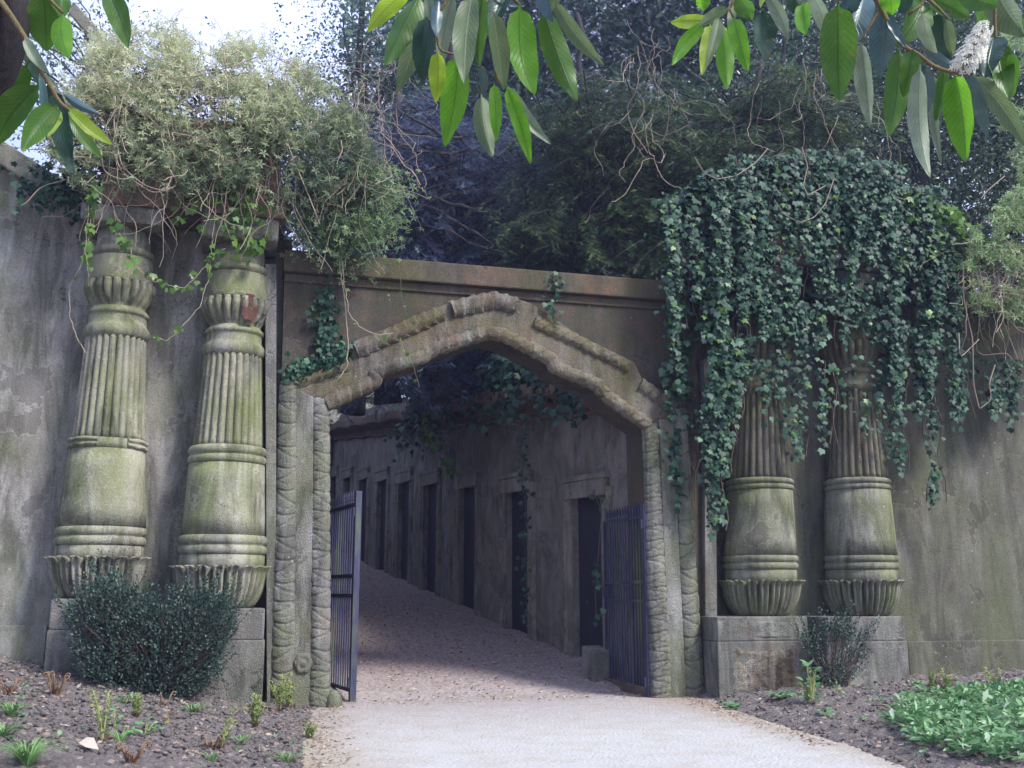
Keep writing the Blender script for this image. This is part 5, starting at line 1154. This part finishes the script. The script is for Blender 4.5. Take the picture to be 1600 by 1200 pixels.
# ------------------------------------------------------------------ branches of big leaves hanging close to the camera
def mat_leaf(name, c, c2, trans, rough, vein, spec=.5, tmul=(1, 1, 1)):
    m, nt, b = newmat(name); uv = nt.nodes.new('ShaderNodeUVMap').outputs[0]; sx = nt.nodes.new('ShaderNodeSeparateXYZ'); nt.links.new(uv, sx.inputs[0])
    def mth(op, a, b_=None, cl=False):
        n = nt.nodes.new('ShaderNodeMath'); n.operation = op; n.use_clamp = cl
        for i, v in enumerate((a, b_)):
            if v is None: continue
            if isinstance(v, (int, float)): n.inputs[i].default_value = v
            else: nt.links.new(v, n.inputs[i])
        return n.outputs[0]
    av = mth('ABSOLUTE', mth('SUBTRACT', sx.outputs[1], .5))
    ph = mth('FRACT', mth('SUBTRACT', mth('MULTIPLY', sx.outputs[0], 13), mth('MULTIPLY', av, 6)))
    side = ramp(nt, ph, [(0., 1.), (.10, 0.), (.92, 0.), (1., 1.)]); mid = ramp(nt, av, [(.012, 1.), (.035, 0.)])
    vn = mix(nt, 1., side, mid, 'LIGHTEN')
    pos = nt.nodes.new('ShaderNodeNewGeometry').outputs['Position']; ns = noise(nt, pos, 30, 5, .6)
    col = mix(nt, ramp(nt, ns, [(.3, 0.), (.7, 1.)]), c, c2)
    sp = noise(nt, pos, 140, 2); col = mix(nt, ramp(nt, sp, [(.66, 0.), (.72, .5)]), col, (.10, .08, .02))
    blot = noise(nt, pos, 55, 3, .5); col = mix(nt, ramp(nt, blot, [(.62, 0.), (.70, .35)]), col, (.22, .20, .05))
    col = mix(nt, mix(nt, 1., vn, (.75, .75, .75), 'MULTIPLY'), col, vein)
    nt.links.new(col, b.inputs['Base Color']); b.inputs['Roughness'].default_value = rough; b.inputs['Specular IOR Level'].default_value = spec
    bump(nt, b, mix(nt, .3, mix(nt, 1., vn, (.6, .6, .6), 'MULTIPLY'), ns), .6, .002)
    tr = nt.nodes.new('ShaderNodeBsdfTranslucent'); nt.links.new(mix(nt, 1., col, tmul, 'MULTIPLY'), tr.inputs[0])
    ms = nt.nodes.new('ShaderNodeMixShader'); ms.inputs[0].default_value = trans; nt.links.new(b.outputs[0], ms.inputs[1]); nt.links.new(tr.outputs[0], ms.inputs[2]); nt.links.new(ms.outputs[0], nt.nodes['Material Output'].inputs[0]); return m
LM = dict(g=mat_leaf('leaf_bright', (.10, .30, .02), (.16, .38, .03), .65, .45, (.06, .18, .02)),
          y=mat_leaf('leaf_yellow_green', (.26, .42, .03), (.36, .48, .06), .65, .45, (.14, .24, .02)),
          m=mat_leaf('leaf_mid_green', (.055, .15, .02), (.085, .20, .03), .5, .4, (.03, .09, .015)),
          d=mat_leaf('leaf_dark', (.015, .05, .035), (.025, .075, .045), .25, .3, (.03, .08, .05)),
          b=mat_leaf('leaf_glossy_blue', (.03, .08, .08), (.06, .13, .14), .15, .36, (.08, .15, .16), .7),
          s=mat_leaf('leaf_silver_underside', (.15, .21, .13), (.25, .32, .22), .35, .5, (.09, .13, .06)),
          k=mat_leaf('leaf_olive_underside', (.09, .15, .07), (.14, .20, .09), .4, .5, (.22, .28, .16)))
M['limb'] = bark('near_black_bark', (.008, .007, .010), (.022, .018, .022))
M['twig'] = bark('green_brown_twig', (.14, .08, .04), (.22, .20, .09), 60)
def big_leaf(root, b, t, w, kind, k0):
    k1 = k0*random.uniform(.96, 1.04); B = at_depth(*b, k0); T = at_depth(*t, k1); L = np.linalg.norm(T-B); d = (T-B)/L
    view = unit((CAM-(B+T)/2)[None])[0]; nrm = unit((view-d*(view @ d)+0)[None])[0]; side = np.cross(d, nrm)
    wm = w*k0/1600/2; tilt = random.uniform(-.5, .5); side2 = side*math.cos(tilt)+nrm*math.sin(tilt); n2 = nrm*math.cos(tilt)-side*math.sin(tilt)
    wm /= max(.6, math.cos(tilt))*.98
    nu, nv = 22, 9; cup = random.uniform(.25, .7)*(1 if random.random() < .6 else -1); bend = random.uniform(-.10, .10)*L; sb = random.uniform(-.05, .05)*L; V = []; UV = []
    ph = random.uniform(0, 6)
    for i in range(nu+1):
        f = i/nu; prof = (math.sin(math.pi*min(1, f*.94+.03)**.80))**.72*(1-.28*max(0, f-.72)/.28); prof = max(prof, .03) if f < .985 else .02
        if f < .06: prof = .05+f*2.
        for j in range(nv+1):
            v = j/nv*2-1; ser = 1+.018*math.sin(f*70+j) if abs(v) > .99 else 1
            p = B+d*L*f+side*(sb*math.sin(math.pi*f))+n2*(bend*math.sin(math.pi*f))+side2*(wm*prof*v*ser)+n2*(wm*cup*abs(v)**1.3*prof+wm*.09*math.sin(f*17+ph)*abs(v)**2)
            V.append(p); UV.append((f, v*.5+.5))
    F = [(i*(nv+1)+j, i*(nv+1)+j+1, (i+1)*(nv+1)+j+1, (i+1)*(nv+1)+j) for i in range(nu) for j in range(nv)]
    o = bulk('leaf', np.array(V), np.array(F), LM[kind], root, smooth=True); me = o.data; uvl = me.uv_layers.new(name='UVMap'); idx = np.zeros(len(me.loops), np.int32); me.loops.foreach_get('vertex_index', idx); uvl.data.foreach_set('uv', np.array(UV, np.float32)[idx].ravel())
    return o
def branch(label, leaves_, twigs, k, loc):
    root = thing('hanging_branch', label, 'branch', at_depth(*loc, k), 'leafy branches hanging close overhead')
    for tw, r in twigs:
        q, l = path_resample(tw, 8.); 
        if len(q) > 3: q[1:-1] = (q[:-2]+q[1:-1]*2+q[2:])/4
        mb = MB(); mb.tube(np.array([at_depth(a, b, k) for a, b in q]), np.linspace(r, r*.6, len(q))*k/1600, 7); mb.build('twig', M['twig'], root, smooth=True)
    for i, (b, t, w, kd) in enumerate(leaves_):
        kk = k+random.uniform(-.12, .12)+(.06 if kd in 'd' else 0); big_leaf(root, b, t, w, kd, kk)
    return root
A_ = [((638, -14), (574, 50), 30, 'y'), ((656, -8), (601, 103), 38, 'm'), ((664, 16), (620, 145), 36, 'k'), ((667, 26), (658, 128), 35, 'd'), ((668, -8), (673, 68), 20, 's'), ((686, -8), (682, 57), 18, 'b'), ((684, 80), (681, 160), 27, 'y'), ((708, -8), (688, 112), 24, 's'),
      ((716, 86), (695, 229), 44, 'g'), ((737, -8), (726, 132), 38, 'k'), ((754, -8), (748, 105), 26, 'm'), ((742, -8), (766, 41), 20, 'b'), ((771, 18), (787, 142), 30, 'k'), ((751, 100), (757, 152), 14, 'b'), ((752, 146), (770, 246), 30, 'k'), ((772, 130), (775, 222), 20, 'g'), ((791, 134), (829, 256), 25, 'g'), ((793, 133), (861, 226), 20, 's'),
      ((812, 8), (835, 149), 46, 'g'), ((772, -8), (820, 8), 20, 'b'), ((848, 14), (902, 158), 40, 'm'), ((842, -10), (864, 35), 20, 'b'), ((866, 2), (944, 103), 24, 'k'), ((700, -20), (640, 10), 26, 'm'), ((880, -30), (858, 20), 18, 'k'), ((795, -20), (760, 60), 30, 'd')]
branch('leafy branch hanging from the top edge left of centre', A_, [([(700, -120), (720, -60), (752, -14)], 7), ([(752, -14), (735, -8), (705, -10), (660, -10)], 4), ([(752, -14), (768, 20), (772, 80), (776, 128), (793, 134)], 4), ([(752, -14), (790, -16), (812, 8)], 4), ([(790, -16), (840, -14), (868, 3)], 4), ([(705, -10), (680, 30), (686, 80), (716, 86)], 3), ([(740, -10), (748, 60), (752, 146)], 3)], 1.85, (752, -14))
B_ = [((1106, 32), (1048, 35), 21, 'y'), ((1138, 12), (1091, 41), 18, 'k'), ((1100, 38), (1050, 102), 23, 'g'), ((1110, 37), (1097, 118), 24, 'y'), ((1124, 27), (1102, 107), 19, 'k'), ((1127, 34), (1136, 140), 28, 'g'), ((1146, 27), (1169, 113), 28, 'g'), ((1147, -4), (1137, 56), 14, 'k'), ((1190, 16), (1197, 97), 34, 'd'), ((1152, -6), (1174, 30), 28, 'm'), ((1095, -6), (1100, 17), 22, 'g'),
      ((1200, -6), (1232, 62), 21, 's'), ((1254, 4), (1259, 55), 24, 'g'), ((1240, -8), (1249, 24), 28, 'd'), ((1266, -8), (1290, 58), 24, 's'), ((1190, -20), (1188, 12), 10, 'y'), ((1075, -20), (1090, -2), 20, 'm')]
branch('small spray of light green leaves hanging at top right of centre', B_, [([(1180, -110), (1165, -50), (1150, -8)], 6), ([(1150, -8), (1140, 14), (1125, 26), (1100, 40)], 3), ([(1150, -8), (1200, -10), (1250, -8), (1266, -8)], 3), ([(1140, 14), (1146, 28)], 2)], 2.1, (1150, -8))
C_ = [((1309, 6), (1311, 158), 56, 'm'), ((1350, -10), (1324, 84), 38, 'b'), ((1378, 8), (1371, 120), 42, 'b'), ((1345, 64), (1360, 199), 27, 's'), ((1405, 75), (1388, 214), 38, 'm'), ((1426, 77), (1411, 152), 32, 'm'), ((1438, 100), (1453, 278), 29, 's'), ((1460, 113), (1471, 256), 15, 's'), ((1493, 116), (1509, 253), 41, 'g'), ((1515, 114), (1543, 216), 22, 'b'), ((1520, 117), (1604, 230), 30, 'k'), ((1436, 65), (1509, 114), 15, 'b'),
      ((1386, 30), (1415, 75), 13, 'b'), ((1390, -18), (1394, 24), 30, 'g'), ((1441, 4), (1402, 72), 42, 'm'), ((1440, 18), (1464, 84), 20, 's'), ((1470, 16), (1485, 94), 38, 'd'), ((1480, 28), (1489, 88), 17, 'k'), ((1450, -4), (1517, 30), 32, 'm'), ((1552, 0), (1526, 44), 34, 'm'), ((1556, -16), (1604, 58), 48, 'k'), ((1553, 58), (1540, 122), 44, 'd'), ((1558, 66), (1577, 158), 34, 'm'), ((1562, 58), (1574, 108), 26, 'b'), ((1584, 80), (1582, 152), 20, 'm'), ((1445, 104), (1450, 176), 16, 'b'), ((1500, -14), (1560, 10), 34, 'm'), ((1330, -20), (1318, 30), 30, 'b'), ((1420, -14), (1408, 20), 26, 'd'), ((1600, 20), (1640, 100), 34, 'm'), ((1475, 108), (1462, 190), 20, 'm')]
RC = branch('large leafy branch with a white flower spike hanging at the top right corner', C_, [([(1330, -100), (1350, -40), (1375, 10), (1392, 45), (1413, 74), (1436, 86), (1458, 104), (1485, 113), (1513, 116)], 5), ([(1450, -60), (1446, -5), (1441, 8), (1420, 22)], 4), ([(1446, -5), (1470, 16), (1482, 30)], 3), ([(1560, -90), (1556, -16), (1554, 30), (1556, 64)], 4), ([(1350, -40), (1309, 4)], 3), ([(1378, 8), (1345, 64)], 2.5)], 1.8, (1400, 50))
# flower spike
k = 1.64; b0, b1 = at_depth(1504, 106, k), at_depth(1540, 40, k); mb = MB(); mb.tube(np.array([at_depth(1513, 116, 1.8), b0, b1]), .0022, 6); fl = mb.build('flower_spike', M['twig'], RC)
P = []; D = []
for i in range(260):
    f = random.random(); a = random.uniform(0, 6.28); ax_ = unit((b1-b0)[None])[0]; e1 = unit(np.cross(ax_, [0, 1., 0])[None])[0]; e2 = np.cross(ax_, e1); rr = .024*(1-.45*f)*random.uniform(.6, 1)
    d = e1*math.cos(a)+e2*math.sin(a); P.append(b0+(b1-b0)*f+d*rr); D.append(d+ax_*.5)
P = np.array(P); D = unit(np.array(D)); Xr = unit(np.cross(D, gn(len(P))))
V, F = scatter(WHORL, WHORL_F, P, Xr, D, RG.uniform(.0045, .007, len(P))); o = bulk('florets', V, F, M['white'], fl, rnd=np.repeat(RG.random(len(P)), len(WHORL)))
V, F = scatter(WHORL, WHORL_F, P, unit(Xr+D*1.4), D, RG.uniform(.002, .003, len(P))); o = bulk('stamens', V, F, M['white'], fl, rnd=np.repeat(RG.random(len(P)), len(WHORL)))
D_ = [((68, -12), (72, 80), 52, 'm'), ((98, 22), (108, 93), 31, 'g'), ((168, -14), (201, 76), 34, 'm'), ((38, 58), (77, 116), 17, 's'), ((34, 58), (62, 136), 24, 'd'), ((42, 100), (-14, 172), 36, 'm'), ((62, 132), (-6, 228), 46, 'm'), ((88, 164), (34, 236), 36, 'm'), ((90, 168), (62, 222), 24, 'y'), ((62, 114), (72, 220), 12, 'b'), ((86, 140), (114, 274), 30, 'd'), ((107, 168), (176, 226), 20, 'y'), ((98, 146), (154, 178), 14, 'b'), ((110, 178), (160, 248), 20, 'm'), ((100, -30), (96, 30), 30, 'm'), ((64, 116), (92, 138), 10, 's'), ((75, 130), (88, 168), 14, 'd')]
RD = branch('leafy branch hanging in the top left corner from a thick dark limb', D_, [([(-8, -10), (14, 20), (40, 60), (62, 112), (78, 132), (92, 160), (108, 172)], 5), ([(-10, -60), (14, -40), (60, -20), (98, 20)], 4), ([(60, -20), (168, -14)], 4), ([(40, 60), (44, 100)], 3)], 1.75, (14, 20))
q, l = path_resample([(-120, -200), (-40, -100), (-5, -20), (4, 40), (-14, 120), (-80, 220)], 10.)
for _ in range(6): q[1:-1] = (q[:-2]+q[1:-1]*2+q[2:])/4
mb = MB(); mb.tube(np.array([at_depth(a, b, 1.80) for a, b in q]), np.interp(np.arange(len(q)), [0, len(q)*.55, len(q)-1], [.07, .048, .03]), 14); mb.build('limb', M['limb'], RD, smooth=True)
# grey sloping coping stone of the terrace showing above the climber
p = at_depth(125, 40, 20); o = MB()
a_, b_ = at_depth(104, 16, 20), at_depth(145, 62, 20); mdl = unit((b_-a_)[None])[0]; up = unit(np.cross(mdl, [0, 1., 0])[None])[0]*-1
for q0, q1, w0, w1, mt, nm in ((0, 1, -.22, .0, M['wall_l'], 'coping'),):
    vv = [a_+up*w0, b_+up*w0, b_+up*w1, a_+up*w1]; vv += [v+np.array([0, 1.2, 0]) for v in vv]; o.add(vv, [(0, 1, 2, 3), (7, 6, 5, 4), (0, 4, 5, 1), (1, 5, 6, 2), (2, 6, 7, 3), (3, 7, 4, 0)])
tw = thing('terrace_tomb', 'grey sloping roof edge of a tomb showing above the pale climber at far left', 'tomb', hb(110, 21)); o.build('roof', M['wall_l'], tw, bevel=.02)
base_ = hb(110, 21); MB().box(lambda x, y, z: np.stack(np.broadcast_arrays(base_[0]+x, base_[1]+y, base_[2]+z), -1)*1., (-1.6, .6), (.0, 2.), (-1, 3.6)).build('wall', M['pale'], tw, bevel=.02)


# ------------------------------------------------------------------ thin haze volume added to stand in for the blue-violet lens veil
hm = bpy.data.materials.new('haze'); hm.use_nodes = True; hn = hm.node_tree; hn.nodes.clear()
ho = hn.nodes.new('ShaderNodeOutputMaterial'); hv = hn.nodes.new('ShaderNodeVolumePrincipled'); hv.inputs['Color'].default_value = (.55, .58, 1.0, 1); hv.inputs['Density'].default_value = .0012; hv.inputs['Anisotropy'].default_value = .2
hn.links.new(hv.outputs[0], ho.inputs['Volume'])
hz = MB().box(lambda x, y, z: np.stack([x, y, z], -1), (-410, 410), (-410, 410), (-1.5, 45)).build('haze', hm); tag(hz, kind='stuff')
